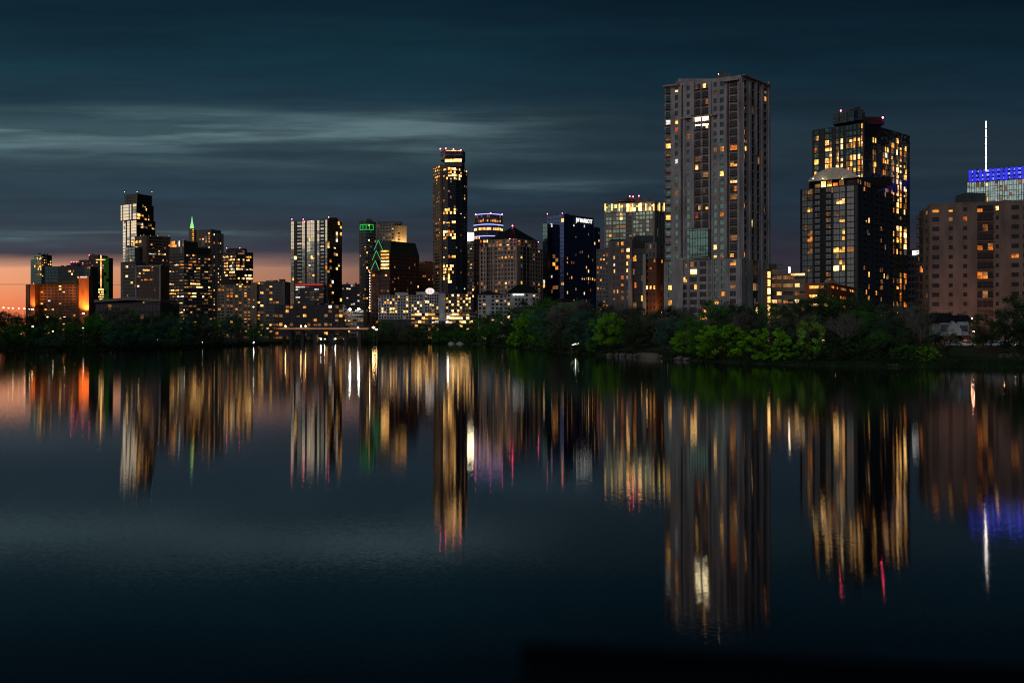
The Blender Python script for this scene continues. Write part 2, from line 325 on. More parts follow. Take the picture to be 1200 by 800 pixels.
# ------------------------------------------------------------------ buildings
class Bld:
    def __init__(s, name, label, group, x, D, dk='k', p=.1, ch='y', zones=(), pts=(), cat='building', z0=3.0):
        s.root = empty(name, G(x, D, z0), label, cat, group)
        s.z0 = z0; s.dk = dk; s.p = p; s.ch = ch; s.zones = list(zones); s.pts = list(pts); s.cells = []; s.bal = []
        s.rng = random.Random(hash_(label)); s.used = set()
    def pick(s, *a, **k):
        q = s.pick0(*a, **k); return s.rng.choice('ddddocD') if q in 'yw' and s.rng.random() < .34 else q
    def pick0(s, c0, w, h, dk, p, ch, own=False):
        px, py = pix(c0); hw = w/2/c0[1]*F+.35; hh = h/2/c0[1]*F+.9
        for k, (x, y, q) in enumerate(s.pts):
            if abs(x-px) < hw+.5 and abs(y-py) < hh and k not in s.used:
                s.used.add(k); return q
        for (x0, y0, x1, y1, pp, cc) in (() if own else s.zones):
            if x0 <= px <= x1 and y0 <= py <= y1:
                if s.rng.random() < pp: return s.rng.choice(cc)
                if cc and cc[0] in GL: return dk
                return dk
        if s.rng.random() < p: return s.rng.choice(ch)
        return dk
    def facade(s, mb, P0, P1, z0, z1, cols, fh=3.5, T=None, d=.3, dk=None, p=None, ch=None, m=0, mt=None):
        """grid of recessed windows between ground points P0 (left) and P1 (right)"""
        T = T or {}; dk = dk or s.dk; p = s.p if p is None else p; ch = ch or s.ch
        P0 = Vector((P0[0], P0[1])); P1 = Vector((P1[0], P1[1])); D_ = P1-P0; Lg = D_.length; t_ = D_/Lg; nrm = Vector((t_.y, -t_.x)); ang = math.atan2(t_.y, t_.x)
        def U(px):   # distance along the face seen at photo column px
            k = (px-CX)/F; den = t_.x-k*t_.y
            return max(0, min(Lg, (k*P0.y-P0.x)/den))
        def Q(u, z, off): q = P0+t_*u+nrm*off; return (q.x, q.y, z)
        if isinstance(cols, str):
            ws = [T.get(q, (1, .6, .6))[0] if q != 'S' else T.get('S', (1,))[0] for q in cols]; tot = sum(ws); bd = [0]
            for w_ in ws: bd.append(bd[-1]+Lg*w_/tot)
            types = list(cols)
        else:
            bd = [U(q[0]) for q in cols]+[Lg]; bd[0] = 0; types = [q[1] for q in cols]
        nf = max(1, round((z1-z0)/fh)); fz = (z1-z0)/nf
        for i, ty in enumerate(types):
            u0, u1 = bd[i], bd[i+1]
            if u1-u0 < .05: continue
            if ty == 'S':
                mb.quad(Q(u0, z0, d), Q(u1, z0, d), Q(u1, z1, d), Q(u0, z1, d), m); continue
            spec = T.get(ty, (1, .6, .6)); wf, hf = spec[1], spec[2]; ex = spec[3] if len(spec) > 3 else ''
            cdk = dk; cp = p; cch = ch; own = False
            for e in ex.split():
                if e[0] == '=': cdk = e[1]
                if e[0] == 'p': cp = float(e[1:]); own = True
                if e[0] == ':': cch = e[1:]
            a, b_ = u0+(u1-u0)*(1-wf)/2, u1-(u1-u0)*(1-wf)/2
            for j in range(nf):
                v0 = z0+j*fz; v1 = v0+fz; lo, hi = v0+fz*(1-hf)*.55, v0+fz*(1-hf)*.55+fz*hf
                O = [(u0, v0), (u1, v0), (u1, v1), (u0, v1)]; I = [(a, lo), (b_, lo), (b_, hi), (a, hi)]
                for k in range(4):
                    k2 = (k+1) % 4
                    if math.dist(O[k], I[k]) < 1e-4 and math.dist(O[k2], I[k2]) < 1e-4: continue
                    mb.quad(Q(*O[k], d), Q(*O[k2], d), Q(*I[k2], d), Q(*I[k], d), m)
                    mb.quad(Q(*I[k], d), Q(*I[k2], d), Q(*I[k2], 0), Q(*I[k], 0), m)
                cen = Q((a+b_)/2, (lo+hi)/2, .06); w_, h_ = (b_-a), (hi-lo)
                q = s.pick(cen, w_, h_, cdk, cp, cch, own)
                npn = (1 if w_ < 2.4 else max(2, round(w_/1.6))) if P0.y < 650 else (1 if w_ < 3.2 else round(w_/2.3))
                for kp in range(npn):
                    cc_ = Q(a+w_*(kp+.5)/npn, (lo+hi)/2, .06); qq = q
                    if npn > 1:
                        if q in 'WbBG': pass
                        elif q in LT: qq = q if s.rng.random() < .62 else s.rng.choice([cdk, 'd', 'D', cdk])
                        elif kp: qq = s.pick(cc_, .5, .5, cdk, cp*.5, cch, True) if own else (q if s.rng.random() > .06*(cp > .02) else s.rng.choice(cch))
                    if qq in 'yodwc' and h_ > 1.3 and s.rng.random() < .5:      # blind pulled part of the way down
                        f_ = s.rng.uniform(.4, .72); wz_ = w_/npn-(.12 if npn > 1 else .02)
                        s.cells.append((Q(a+w_*(kp+.5)/npn, lo+h_*f_/2, .06), wz_, h_*f_-.03, ang, qq)); s.cells.append((Q(a+w_*(kp+.5)/npn, lo+h_*(1+f_)/2, .06), wz_, h_*(1-f_)-.03, ang, s.rng.choice(['d', 'D', cdk]))); continue
                    if P0.y < 650 and npn == 1 and qq in 'yodw' and s.rng.random() < .5:      # half drawn curtain
                        f_ = s.rng.uniform(.3, .7); lf = s.rng.random() < .5
                        s.cells.append((Q(a+w_*f_/2, (lo+hi)/2, .06), w_*f_-.04, h_*.995, ang, qq if lf else 'd')); s.cells.append((Q(a+w_*(1+f_)/2, (lo+hi)/2, .06), w_*(1-f_)-.04, h_*.995, ang, 'd' if lf else qq)); continue
                    s.cells.append((cc_, w_/npn-(.12 if npn > 1 else .02), h_*.995, ang, qq))
                if 'bal' in ex: s.bal.append((Q((a+b_)/2, lo-.02, d), w_, ang, nrm))
        mb.quad(Q(0, z1, 0), Q(0, z1, d), Q(Lg, z1, d), Q(Lg, z1, 0), m)
        mb.quad(Q(0, z0, 0), Q(0, z0, d), Q(0, z1, d), Q(0, z1, 0), m); mb.quad(Q(Lg, z0, d), Q(Lg, z0, 0), Q(Lg, z1, 0), Q(Lg, z1, d), m)
    def vol(s, chain, ytop, specs, wall='beige', depth=None, ybot=None, ref=0, name='wall', z0=None, cap=None, roof=None):
        """chain: [(x_px, D)...] of visible corners left to right; roof row ytop at chain[ref]"""
        pts = [G(*q) for q in chain]; zt = ZZ(ytop, chain[ref][1]); zb = ZZ(ybot, chain[ref][1]) if ybot is not None else (s.z0 if z0 is None else z0)
        if len(pts) == 3 and depth is None: back = [pts[0]+pts[2]-pts[1]]
        else:
            dd = depth or (pts[-1]-pts[0]).length*.7
            e = (pts[-1]-pts[0]); nrm = Vector((-e.y, e.x, 0)).normalized(); back = [pts[-1]+nrm*dd, pts[0]+nrm*dd]
        foot = [(p.x, p.y) for p in pts]+[(p.x, p.y) for p in back]
        mb = MB(); mb.prism(foot, zb, zt, 0)
        for k, sp in enumerate(specs):
            if sp is None: continue
            s.facade(mb, pts[k], pts[k+1], zb+.02, zt-.02, **sp)
        o = mb.build(name, MATS[wall], s.root)
        if cap:   # thin projecting roof slab
            cx_ = sum(p[0] for p in foot)/len(foot); cy_ = sum(p[1] for p in foot)/len(foot); mb = MB()
            f2 = [(cx_+(p[0]-cx_)*cap[0], cy_+(p[1]-cy_)*cap[0]) for p in foot]; mb.prism(f2, zt+.03, zt+cap[1]); mb.build('roof', MATS[cap[2]], s.root)
        s.tops = getattr(s, 'tops', [])+[(zt, foot)]; s.foot = foot; s.zt = zt; s.zb = zb; s.pts3 = pts
        return foot, zb, zt
    def box(s, x0, x1, ytop, ybot, D, dep=8, mat='grey_wall', name='roof_box'):
        mb = MB(); a, b_ = G(x0, D), G(x1, D); mb.prism([(a.x, a.y), (b_.x, b_.y), (b_.x, b_.y+dep), (a.x, a.y+dep)], ZZ(ybot, D), ZZ(ytop, D)); return mb.build(name, MATS[mat], s.root)
    def beacon(s, x, y, D, r=.75, mat='beacon', post=2.5):
        p = P(x, y, D); mb = MB(); mb.bar(p-Vector((0, 0, post)), p, .12); o = mb.build('beacon_post', MATS['metal'], s.root)
        mb = MB(); mb.ball(p, r*.72, 8, 6); l = mb.build('beacon', MATS[mat], s.root, True)
    def balconies(s, out=1.3, rail='metal', slab=.25, hr=1.05, mat='beige'):
        s.bspec = (out, rail, slab, hr, mat)
    def plant(s):
        zt, f = max(s.tops, key=lambda q: q[0]); k = len(f); cx_ = sum(p[0] for p in f)/k; cy_ = sum(p[1] for p in f)/k
        for _ in range(s.rng.choice([2, 3, 4])):
            e = s.rng.choice(f); t_ = s.rng.uniform(.1, .62); mb = MB(); mb.box((cx_+(e[0]-cx_)*t_, cy_+(e[1]-cy_)*t_, zt+.01), s.rng.uniform(2, 4.5), s.rng.uniform(2, 4), s.rng.uniform(1.2, 2.6), s.rng.uniform(-.3, .3)); mb.build('roof_unit', MATS[s.rng.choice(['grey_wall', 'metal', 'dark_wall'])], s.root)
        e = s.rng.choice(f); mb = MB(); q = (cx_+(e[0]-cx_)*.5, cy_+(e[1]-cy_)*.5); mb.bar((q[0], q[1], zt), (q[0], q[1], zt+s.rng.uniform(3, 6)), .12, .05, 5); mb.build('roof_antenna', MATS['metal'], s.root)
    def done(s):
        if not any(w in s.root.name for w in ('stone_tower', 'pyramid', 'hipped', 'domed', 'granite', 'event_hall', 'floodlit', 'slim_office', 'spired')): s.plant()
        lit = [c_ for c_ in s.cells if c_[4] in LT]; dark = [c_ for c_ in s.cells if c_[4] not in LT]
        bright = {'W': 0, 'Y': 1, 'w': 2, 'y': 2, 'c': 2, 'o': 3, 'B': 2, 'b': 3}
        lit.sort(key=lambda q: (bright.get(q[4], 5), -q[1]*q[2])); dark.sort(key=lambda q: -q[1]*q[2])
        allc = lit+dark; ind = allc[:100]; rest = allc[100:]
        for cen, w_, h_, ang, q in ind:
            key = (round(w_, 2), round(h_, 2), q)
            me = PANES.get(key)
            if me is None:
                mb = MB(); mb.box((0, 0, -h_/2), w_, .12, h_); me = PANES[key] = mb.mesh('window', ALLG[q])
            o = bpy.data.objects.new('window', me); COL.objects.link(o); o.parent = s.root
            o.location = Vector(cen)-s.root.location; o.rotation_euler = (0, 0, ang)
        if rest:
            mb = MB(); keys = sorted({q[4] for q in rest})
            for cen, w_, h_, ang, q in rest: mb.box((cen[0], cen[1], cen[2]-h_/2), w_, .12, h_, ang, keys.index(q))
            o = mb.build('window', [ALLG[k] for k in keys], s.root); o['kind'] = 'stuff'
        if s.bal:
            out, rail, slab, hr, mat = getattr(s, 'bspec', (1.3, 'metal', .25, 1.05, 'beige'))
            bl = s.bal; cache = {}
            def one(mb, c0, w_, ang):
                ca, sa = math.cos(ang), math.sin(ang)
                def off(x, y): return (c0[0]+ca*x-sa*y, c0[1]+sa*x+ca*y)
                q = off(0, -out/2); mb.box((q[0], q[1], c0[2]-slab), w_+.3, out, slab, ang, 0)
                q = off(0, -out+.06); mb.box((q[0], q[1], c0[2]+hr-.08), w_+.3, .07, .08, ang, 1)
                nb = max(3, int(w_/.7))
                for k in range(nb+1):
                    q = off(-w_/2+w_*k/nb, -out+.06); mb.box((q[0], q[1], c0[2]), .06, .06, hr-.08, ang, 1)
                for sx in (-1, 1):
                    q = off(sx*(w_/2+.1), -out/2); mb.box((q[0], q[1], c0[2]+hr-.08), .07, out-.2, .08, ang, 1)
            for c0, w_, ang, nrm in bl[:100]:
                key = (round(w_, 2),)
                if key not in cache:
                    mb = MB(); one(mb, (0, 0, 0), w_, 0); cache[key] = mb.mesh('balcony', [MATS[mat], MATS[rail]])
                o = bpy.data.objects.new('balcony', cache[key]); COL.objects.link(o); o.parent = s.root
                o.location = Vector(c0)-s.root.location; o.rotation_euler = (0, 0, ang)
            if bl[100:]:
                mb = MB()
                for c0, w_, ang, nrm in bl[100:]: one(mb, c0, w_, ang)
                o = mb.build('balcony', [MATS[mat], MATS[rail]], s.root); o['kind'] = 'stuff'
PANES = {}
def hash_(s):
    h = 7
    for ch in s: h = (h*31+ord(ch)) % 1000003
    return h
GRP = 'buildings of the downtown skyline'

# --- arcs for round fronts: points on a circle seen between two columns
def arc(x0, x1, D, n, bulge=.5):
    a, b_ = G(x0, D), G(x1, D); out = []
    w_ = (b_.x-a.x); r = w_/2*(1+(1-bulge)*.6)
    for i in range(n+1):
        t_ = i/n; x = a.x+w_*t_; u = (2*t_-1); y = D-bulge*w_/2*(1-u*u)
        out.append((CX+x/y*F, y))
    return out

# 1 near residential tower ------------------------------------------------
D0 = 440
b = Bld('residential_tower', 'tall beige residential tower with balconies, the largest and nearest tower, behind the right bank trees', GRP, 840, 450, dk='t', p=.10, ch='yyowd',
        zones=[(815, 133, 831, 149, 0, 'y'), (856, 150, 865, 300, .28, 'yodd'), (780, 130, 788, 300, .3, 'ydDDd'), (790, 135, 796, 300, .3, 'yyGdD'), (804, 100, 810, 300, .05, 'd'),
               (815, 185, 831, 270, .2, 'yoDDd'), (836, 130, 850, 300, .24, 'yoDdD'), (869, 150, 875, 300, .25, 'yodd'), (876, 90, 893, 180, .05, 'dd'), (876, 180, 893, 300, .12, 'yod'),
               (893, 90, 899, 300, .15, 'od'), (800, 303, 832, 372, .3, 'oydd'), (832, 303, 868, 372, .15, 'oyd'), (778, 303, 799, 372, .25, 'yd'), (868, 303, 900, 372, .15, 'do')],
        pts=[(819, 142, 'W'), (826, 142, 'W'), (818, 103, 'y'), (828, 103, 'Y'), (838, 111, 'y'), (793, 145, 'y'), (793, 155, 'r'), (784, 146, 'y'), (784, 175, 'Y'), (793, 194, 'w'),
             (820, 194, 'Y'), (820, 186, 'y'), (828, 204, 'd'), (846, 201, 'Y'), (846, 160, 'y'), (793, 241, 'y'), (793, 222, 'y'), (861, 170, 'o'), (872, 170, 'y'), (861, 210, 'w'),
             (861, 190, 'y'), (861, 218, 'o'), (861, 246, 'y'), (872, 238, 'o'), (820, 252, 'r'), (846, 237, 'o'), (884, 257, 'Y'), (860, 301, 'y'), (841, 293, 'Y'), (841, 302, 'y'), (805, 313, 'w'), (814, 321, 'Y'), (805, 322, 'w'), (786, 340, 'Y'), (896, 115, 'o'), (883, 126, 'y')])
A, C_, E = (779.5, 458), (868, D0), (900.5, 460)
T = {'W': (1, .55, .58), 'B': (1, .82, .64, 'bal =k'), 'J': (1, .9, .97, '=k p0'), 'C': (1, .7, .64, 'bal =t'), 'V': (1, .62, .86, '=k p.06 :od'), 'X': (1, .5, .6, '=k')}
main_l = dict(cols=[(779, 'C'), (787.2, 'S'), (789.8, 'W'), (796.4, 'S'), (799, 'J'), (801, 'S'), (803.6, 'W'), (810, 'S'), (814.5, 'B'), (822, 'S'), (823, 'B'), (831, 'S'), (832.4, 'J'), (834, 'S'), (835, 'W'), (842, 'W'), (850.4, 'S'), (852.8, 'J'), (855, 'B'), (865, 'S')], fh=3.58, T=T, d=.45)
main_r = dict(cols=[(868, 'S'), (869.4, 'X'), (876, 'S'), (878.6, 'V'), (884, 'S'), (885, 'V'), (890.4, 'S'), (892.8, 'X'), (899, 'S')], fh=3.58, T=T, d=.45, dk='k')
b.vol([A, C_, E], 91, [main_l, main_r], 'beige', ref=1, ybot=303, cap=(1.015, 1.1, 'beige'))
low_l = dict(cols=[(779, 'S'), (782, 'W'), (789, 'S'), (800, 'F'), (806.5, 'S'), (809, 'F'), (818, 'S'), (820.5, 'F'), (829, 'S'), (832, 'F'), (834, 'S'), (836, 'W'), (844, 'W'), (852, 'S'), (855.5, 'F'), (863, 'S')],
             fh=3.58, T={'W': (1, .6, .6), 'F': (1, .94, .66, '=k')}, d=.5)
low_r = dict(cols=[(868, 'S'), (872, 'X'), (875, 'S'), (881, 'F'), (888, 'S'), (894, 'X'), (897, 'S')], fh=3.58, T={'X': (1, .6, .6, '=k'), 'F': (1, .9, .9, '=k')}, d=.45, dk='k')
b.vol([(778.5, 458), (868.4, D0-1.2), (901, 460)], 303, [low_l, low_r], 'beige', ref=1, name='podium')
# projecting bays, glazed section, belt courses and crown slabs
def slab(b, x0, x1, y0, y1, face, off, thick, mat, name):
    """a box standing proud of a face given by two ground points, between photo columns and rows (rows read at the face)"""
    Pa, Pb = G(*face[0]), G(*face[1]); t_ = (Pb-Pa).normalized(); nr = Vector((t_.y, -t_.x, 0))
    def at(px):
        k = (px-CX)/F; u = (k*Pa.y-Pa.x)/(t_.x-k*t_.y); return Pa+t_*u
    a, c2 = at(x0), at(x1); Dm = (a.y+c2.y)/2; z0_, z1_ = ZZ(y1, Dm), ZZ(y0, Dm)
    q = [a+nr*(off+thick), c2+nr*(off+thick), c2+nr*off, a+nr*off]; mb = MB(); mb.prism([(p.x, p.y) for p in q], z0_, z1_)
    return mb.build(name, MATS[mat] if isinstance(mat, str) else mat, b.root)
fl = (A, C_); fr = (C_, E)
slab(b, 800, 841, 136.5, 138, fl, .5, 1.4, 'beige', 'ledge'); slab(b, 779, 797, 100.5, 102, fl, .5, 1.8, 'beige', 'ledge'); slab(b, 849, 867, 94, 96, fl, .5, 1.8, 'beige', 'ledge')
slab(b, 869, 900, 94, 95.5, fr, .5, 1.2, 'beige', 'ledge'); slab(b, 799, 833, 302, 304.5, fl, .5, 1.0, 'beige', 'ledge')
for x0, x1, y0, y1 in ((811, 814.3, 97, 136), (831.2, 834.2, 97, 136), (796.6, 798.8, 140, 300), (801.2, 803.4, 140, 300), (810.6, 814.2, 139, 268), (850.6, 852.6, 100, 302), (865.4, 867.6, 97, 365), (821.9, 823.2, 100, 136)):
    slab(b, x0, x1, y0, y1, fl, .46, .7, 'beige', 'pilaster')
for x0, x1, y0, y1 in ((876.3, 878.4, 96, 365), (884.1, 885, 96, 182), (890.6, 892.6, 96, 365), (898.6, 900.2, 96, 365), (869, 869.6, 97, 365)): slab(b, x0, x1, y0, y1, fr, .46, .7, 'beige', 'pilaster')
for x0, x1 in ((800, 802), (806.6, 808.8), (818.2, 820.3), (829.2, 831.8), (834.2, 835.8), (852.4, 855.2)): slab(b, x0, x1, 305, 372, fl, .9, .8, 'beige', 'pilaster')
FLARE = lit_mat('lit_lounge_mat', (1, .74, .38), (1, .84, .50), 15, .8)
slab(b, 815.3, 821.6, 137.6, 147.2, fl, .05, .3, FLARE, 'lit_lounge'); slab(b, 823.4, 830.3, 137.6, 147.2, fl, .05, .3, FLARE, 'lit_lounge')
mb = MB(); o = slab(b, 810, 832, 269, 301.5, fl, .5, 1.6, GL['t'], 'glazed_bay')
for k in range(8): slab(b, 810+k*3.1, 810.3+k*3.1, 269, 301.5, fl, 2.12, .15, 'grey_wall', 'mullion')
for k in range(4): slab(b, 810, 832, 270+k*9.2, 270.7+k*9.2, fl, 2.3, .15, 'grey_wall', 'mullion')
b.box(795, 838, 92.2, 97, 462, 10, 'beige', 'penthouse'); b.box(843, 856, 85.5, 92, 455, 8, 'beige_dark', 'roof_box'); b.beacon(842, 87, 450, .25, 'lamp_soft', 2); b.beacon(893, 96.5, 458, .25, 'lamp_soft', 2)
b.balconies(mat='beige_dark', rail='dark_wall'); b.done()

# 2 twin: rear lit tower --------------------------------------------------
b = Bld('glass_tower', 'dark glass tower with columns of lit windows and red roof lights, behind domed tower', GRP, 1010, 590, dk='k', p=0,
        zones=[(991, 175, 1011, 182, 0, 'y'), (953, 160, 1012, 212, .93, 'wwyw'), (1020, 164, 1028, 205, .8, 'yy'), (1033, 168, 1042, 206, .85, 'yod'), (1043, 166, 1049, 252, .8, 'yydo'), (1049, 160, 1053.6, 252, .85, 'wwyY'), (1053.6, 168, 1057, 255, .8, 'wyw'),
               (1057, 168, 1064, 255, .8, 'ywy'), (1020, 205, 1042, 255, .1, 'yd'), (1043, 263, 1049, 300, .95, 'yyo'), (1049, 263, 1064, 300, .95, 'wyY'), (1043, 322, 1066, 362, .75, 'ooyd'), (1009, 145, 1012, 212, .9, 'y')])
T = {'G': (1, .82, .84), 'U': (1, .95, .97, '=k p0 :k'), 'N': (1, .95, .95, '=n')}
L_ = [(952, 'U'), (954, 'G'), (959.8, 'U'), (966.5, 'G'), (972, 'G'), (975, 'U'), (979.3, 'G'), (983.2, 'U'), (985, 'G'), (988.2, 'U'), (991.5, 'G'), (995, 'G'), (999.2, 'U'), (1000, 'G'), (1003.4, 'U'), (1005, 'G'), (1008.4, 'U'), (1009.4, 'G'), (1011, 'U')]
R_ = [(1013, 'U'), (1022, 'G'), (1027, 'U'), (1034, 'G'), (1036.4, 'G'), (1041.4, 'U'), (1044, 'G'), (1048, 'U'), (1050.2, 'G'), (1053.3, 'U'), (1054, 'G'), (1056.4, 'U'), (1058.6, 'G'), (1062.6, 'U')]
b.vol([(952, 590), (1013, 568), (1066, 606)], 143.5, [dict(cols=L_, fh=3.45, T=T, d=.15, dk='t'), dict(cols=R_, fh=3.45, T=T, d=.15, dk='k')], 'black_wall', ref=1)
b.vol([(976, 584), (1010, 570), (1013.5, 578)], 134, [dict(cols='GUGUGNU', fh=6, T={'G': (1, .95, .97, '=t'), 'U': (.6, .9, .97, '=k'), 'N': (1, .95, .97, '=n')}, d=.15, dk='t'), None], 'grey_wall', ref=0, ybot=146, name='crown')
b.box(985, 1006, 130, 136, 588, 14, 'grey_wall', 'roof_box'); b.box(1012, 1036, 137, 146, 590, 12, 'black_wall', 'roof_box')
for x, y in ((985.5, 130), (1003.5, 128.5), (1005.5, 127), (1034.5, 138)): b.beacon(x, y, 585, .7)
b.done()

# 3 twin: domed front tower ------------------------------------------------
b = Bld('domed_tower', 'apartment tower with shallow pale dome and lit terrace under it, right of the beige tower', GRP, 985, 480, dk='q', p=.05, ch='yd',
        zones=[(939, 228, 953, 236, .9, 'wy'), (976, 232, 991, 240, .95, 'wyw'), (946, 250, 953, 256, .8, 'w'), (946, 270, 953, 298, .75, 'ywod'), (955, 280, 961, 300, .3, 'bd'), (967, 232, 975, 256, .3, 'dD'), (976, 250, 991, 300, .22, 'yyd'),
               (976, 305, 991, 316, .95, 'yY'), (940, 312, 953, 320, .4, 'yd'), (952, 300, 1002, 345, .15, 'yd'), (1002, 208, 1045, 222, .45, 'yod'), (1002, 222, 1045, 340, .06, 'ywdd'), (953, 205, 975, 300, .1, 'DD')])
T = {'G': (1, .94, .86), 'B': (1, .85, .72, 'bal =q'), 'K': (1, .9, .9, '=k p.03'), 'Q': (1, .8, .75, 'bal =k')}
L_ = [(938, 'K'), (940, 'G'), (946.2, 'G'), (952.4, 'S'), (954.4, 'B'), (961.4, 'K'), (967.5, 'B'), (974.4, 'K'), (976.6, 'G'), (983.6, 'G'), (990.4, 'K'), (992.4, 'G'), (1001, 'K')]
R_ = [(1005, 'K'), (1010, 'Q'), (1014, 'G'), (1019, 'K'), (1024, 'Q'), (1028, 'S'), (1030, 'Q'), (1035, 'G'), (1038, 'K'), (1041, 'Q')]
b.vol([(938, 486), (1005, 470), (1046, 500)], 216.5, [dict(cols=L_, fh=2.9, T=T, d=.25), dict(cols=R_, fh=2.9, T=T, d=.25, dk='k')], 'dark_wall', ref=1)
b.vol([(948, 492), (1004, 477), (1020, 492)], 208, [dict(cols='GGGGGGGG', fh=8, T={'G': (1, .8, .8, 'p.75 :yyYod')}, d=.2, dk='k'), dict(cols='GGG', fh=8, T={'G': (1, .8, .6, 'p.4 :od')}, d=.2, dk='k')], 'dark_wall', ref=1, ybot=216.5, name='terrace_storey')
b.box(1006, 1044, 207.5, 217, 500, 14, 'black_wall', 'roof_box')
mb = MB(); cA, cB = G(947, 488), G(1006, 474); nseg, nd = 14, 5; ax = (cB-cA); pe = Vector((-ax.y, ax.x, 0)).normalized()
for j in range(nd):
    for i in range(nseg):
        def dp(i, j):
            u = i/nseg*2-1; v = j/nd; k = math.sqrt(max(0, 1-v*v*.9)); q = (cA+cB)/2+ax*.5*u*k+pe*(v*20-0.5); q.z = ZZ(208.5, 478)+5.4*max(0, (1-abs(u)**2.1))*k; return q
        mb.quad(dp(i, j), dp(i+1, j), dp(i+1, j+1), dp(i, j+1))
for i in range(nseg):
    a, c2 = dp(i, 0), dp(i+1, 0); zb = ZZ(209.3, 478); mb.quad((a.x, a.y, zb), (c2.x, c2.y, zb), c2, a); mb.v[-1] = tuple(a)
mb.build('dome', MATS['dome_metal'], b.root, True)
for x in (953, 964, 987): b.beacon(x, 209.5, 476 if x > 970 else 482, .35, 'lamp_soft', 1.5)
b.balconies(mat='dark_wall', rail='dark_wall', out=.9); b.done()

# 4 right hotel -------------------------------------------------------------
b = Bld('apartment_block', 'wide salmon apartment block with square dark windows, rightmost building on the bank', GRP, 1150, 330, dk='k', p=.03, ch='od',
        zones=[(1090, 244, 1105, 253, 1, 'oy'), (1108, 244, 1118, 253, 1, 'y'), (1145, 244, 1165, 253, 1, 'yo'), (1165, 244, 1173, 253, 1, 'Y'), (1183, 244, 1197, 253, 1, 'o'), (1146, 345, 1166, 358, .9, 'oy'), (1090, 348, 1105, 356, 1, 'yd'), (1090, 337, 1102, 343, 1, 'd'), (1125, 348, 1135, 356, 1, 'w')])
T = {'H': (1, .62, .46), 'Q': (1, .4, .42), 'B': (1, .98, .72, 'bal =k'), 'L': (1, .8, .72, 'bal =k')}
Dh = 335
cols_l = [(1078, 'L'), (1083, 'S'), (1084, 'Q'), (1090, 'S')]
cols_f = [(1090, 'H'), (1103, 'S'), (1108, 'Q'), (1120, 'S'), (1125, 'Q'), (1137, 'S'), (1145, 'B'), (1164, 'Q'), (1173, 'S'), (1182.5, 'H'), (1196.5, 'H'), (1210, 'S'), (1216, 'Q'), (1228, 'B')]
b.vol([(1078, 346), (1089.8, Dh)], 243, [dict(cols=cols_l, fh=3.22, T=T, d=.3)], 'salmon', depth=14, ref=1, name='side_wall')
b.vol([(1089.9, Dh), (1250, Dh-12)], 241.5, [dict(cols=cols_f, fh=3.22, T=T, d=.3)], 'salmon', depth=16, cap=(1.004, .8, 'salmon'))
b.box(1131.5, 1155, 226, 241, 345, 8, 'teal_wall', 'penthouse'); b.box(1117, 1131, 239.6, 241, 342, 6, 'dark_wall', 'roof_box'); b.box(1155.5, 1166, 237, 241, 342, 6, 'dark_wall', 'roof_box')
b.balconies(mat='salmon', rail='dark_wall', out=1.2); b.done()

# 5 blue crowned glass tower with mast -----------------------------------------
b = Bld('blue_lit_tower', 'glass tower with blue lit crown and tall white mast, rising behind the salmon block', GRP, 1170, 620, dk='e', p=.22, ch='ywwDdd')
T = {'G': (1, .72, .9), 'N': (.5, .9, .95, '=s p0')}
b.vol([(1133, 620), (1222, 600)], 214, [dict(cols='GN'*16, fh=3.2, T=T, d=.2)], 'teal_wall', depth=25)
T = {'G': (1, .96, .96, '=n p1 :bbb'), 'N': (.4, .7, .5, '=n p.9 :B')}
b.vol([(1135, 619), (1222, 599)], 199.5, [dict(cols='GNGNN'*7, fh=2.6, T=T, d=.15)], 'blue_wall', depth=24, ybot=214, name='crown')
mb = MB(); mb.bar(P(1155.5, 200, 612), P(1155.5, 170, 612), .34, .3, 6); mb.bar(P(1155.5, 170, 612), P(1155.5, 142, 612), .3, .14, 6); mb.build('mast', MATS['mast_white'], b.root)
mb = MB(); 
for y in (193, 183, 172, 162, 152): mb.bar(P(1155.5, y, 612), P(1155.5, y-1.2, 612), .8, .8, 6)
mb.build('mast_collar', MATS['dark_wall'], b.root); b.done()

# 6 dark office with a lit sign -------------------------------------------------
b = Bld('office_block', 'dark narrow office with lit white sign, between glass tower and salmon block', GRP, 1073, 520, dk='k', p=.08, ch='wd')
b.vol([(1064, 525), (1084, 520)], 292, [dict(cols='GGGGG', fh=3.6, T={'G': (1, .8, .6)}, d=.2)], 'dark_wall', depth=20)
o = slab(b, 1069.5, 1081, 293.5, 299, ((1064, 525), (1084, 520)), .4, .4, 'sign_white', 'sign'); o['label'] = 'white lit rooftop sign'
b.done()

# 7 parking garages at the right ---------------------------------------------------
b = Bld('parking_garage', 'pale concrete parking garage with lit decks and bright stair tower, beside the beige tower', GRP, 922, 390, dk='k', p=.8, ch='dwd')
T = {'O': (1, .86, .45)}
b.vol([(903.5, 392), (944, 388)], 321, [dict(cols='OOO', fh=3.1, T=T, d=.7)], 'tan', depth=18)
b.vol([(905, 398), (913, 398)], 315, [None], 'tan', depth=6, ybot=322, name='stair_head')
b.vol([(898.6, 389), (903.4, 389)], 317, [dict(cols='O', fh=3.1, T={'O': (1, .7, .75, 'p1 :Y')}, d=.3)], 'tan', depth=5, name='stair_tower')
mb = MB(); mb.bar(P(925, 324, 392), P(925, 313, 392), .12); mb.build('lamp_pole', MATS['metal'], b.root); mb = MB(); mb.bar(P(925, 319.5, 391.8), P(925, 313, 391.8), .35); mb.build('light_tube', MATS['lamp_soft'], b.root)
slab(b, 927, 943, 320.5, 323, ((903.5, 392), (944, 388)), .8, .3, LT['w'], 'light_strip')
b.done()
b = Bld('brick_garage', 'low red brick parking garage with slanted glowing orange decks, in front of domed tower', GRP, 960, 370, dk='k', p=.9, ch='yoY')
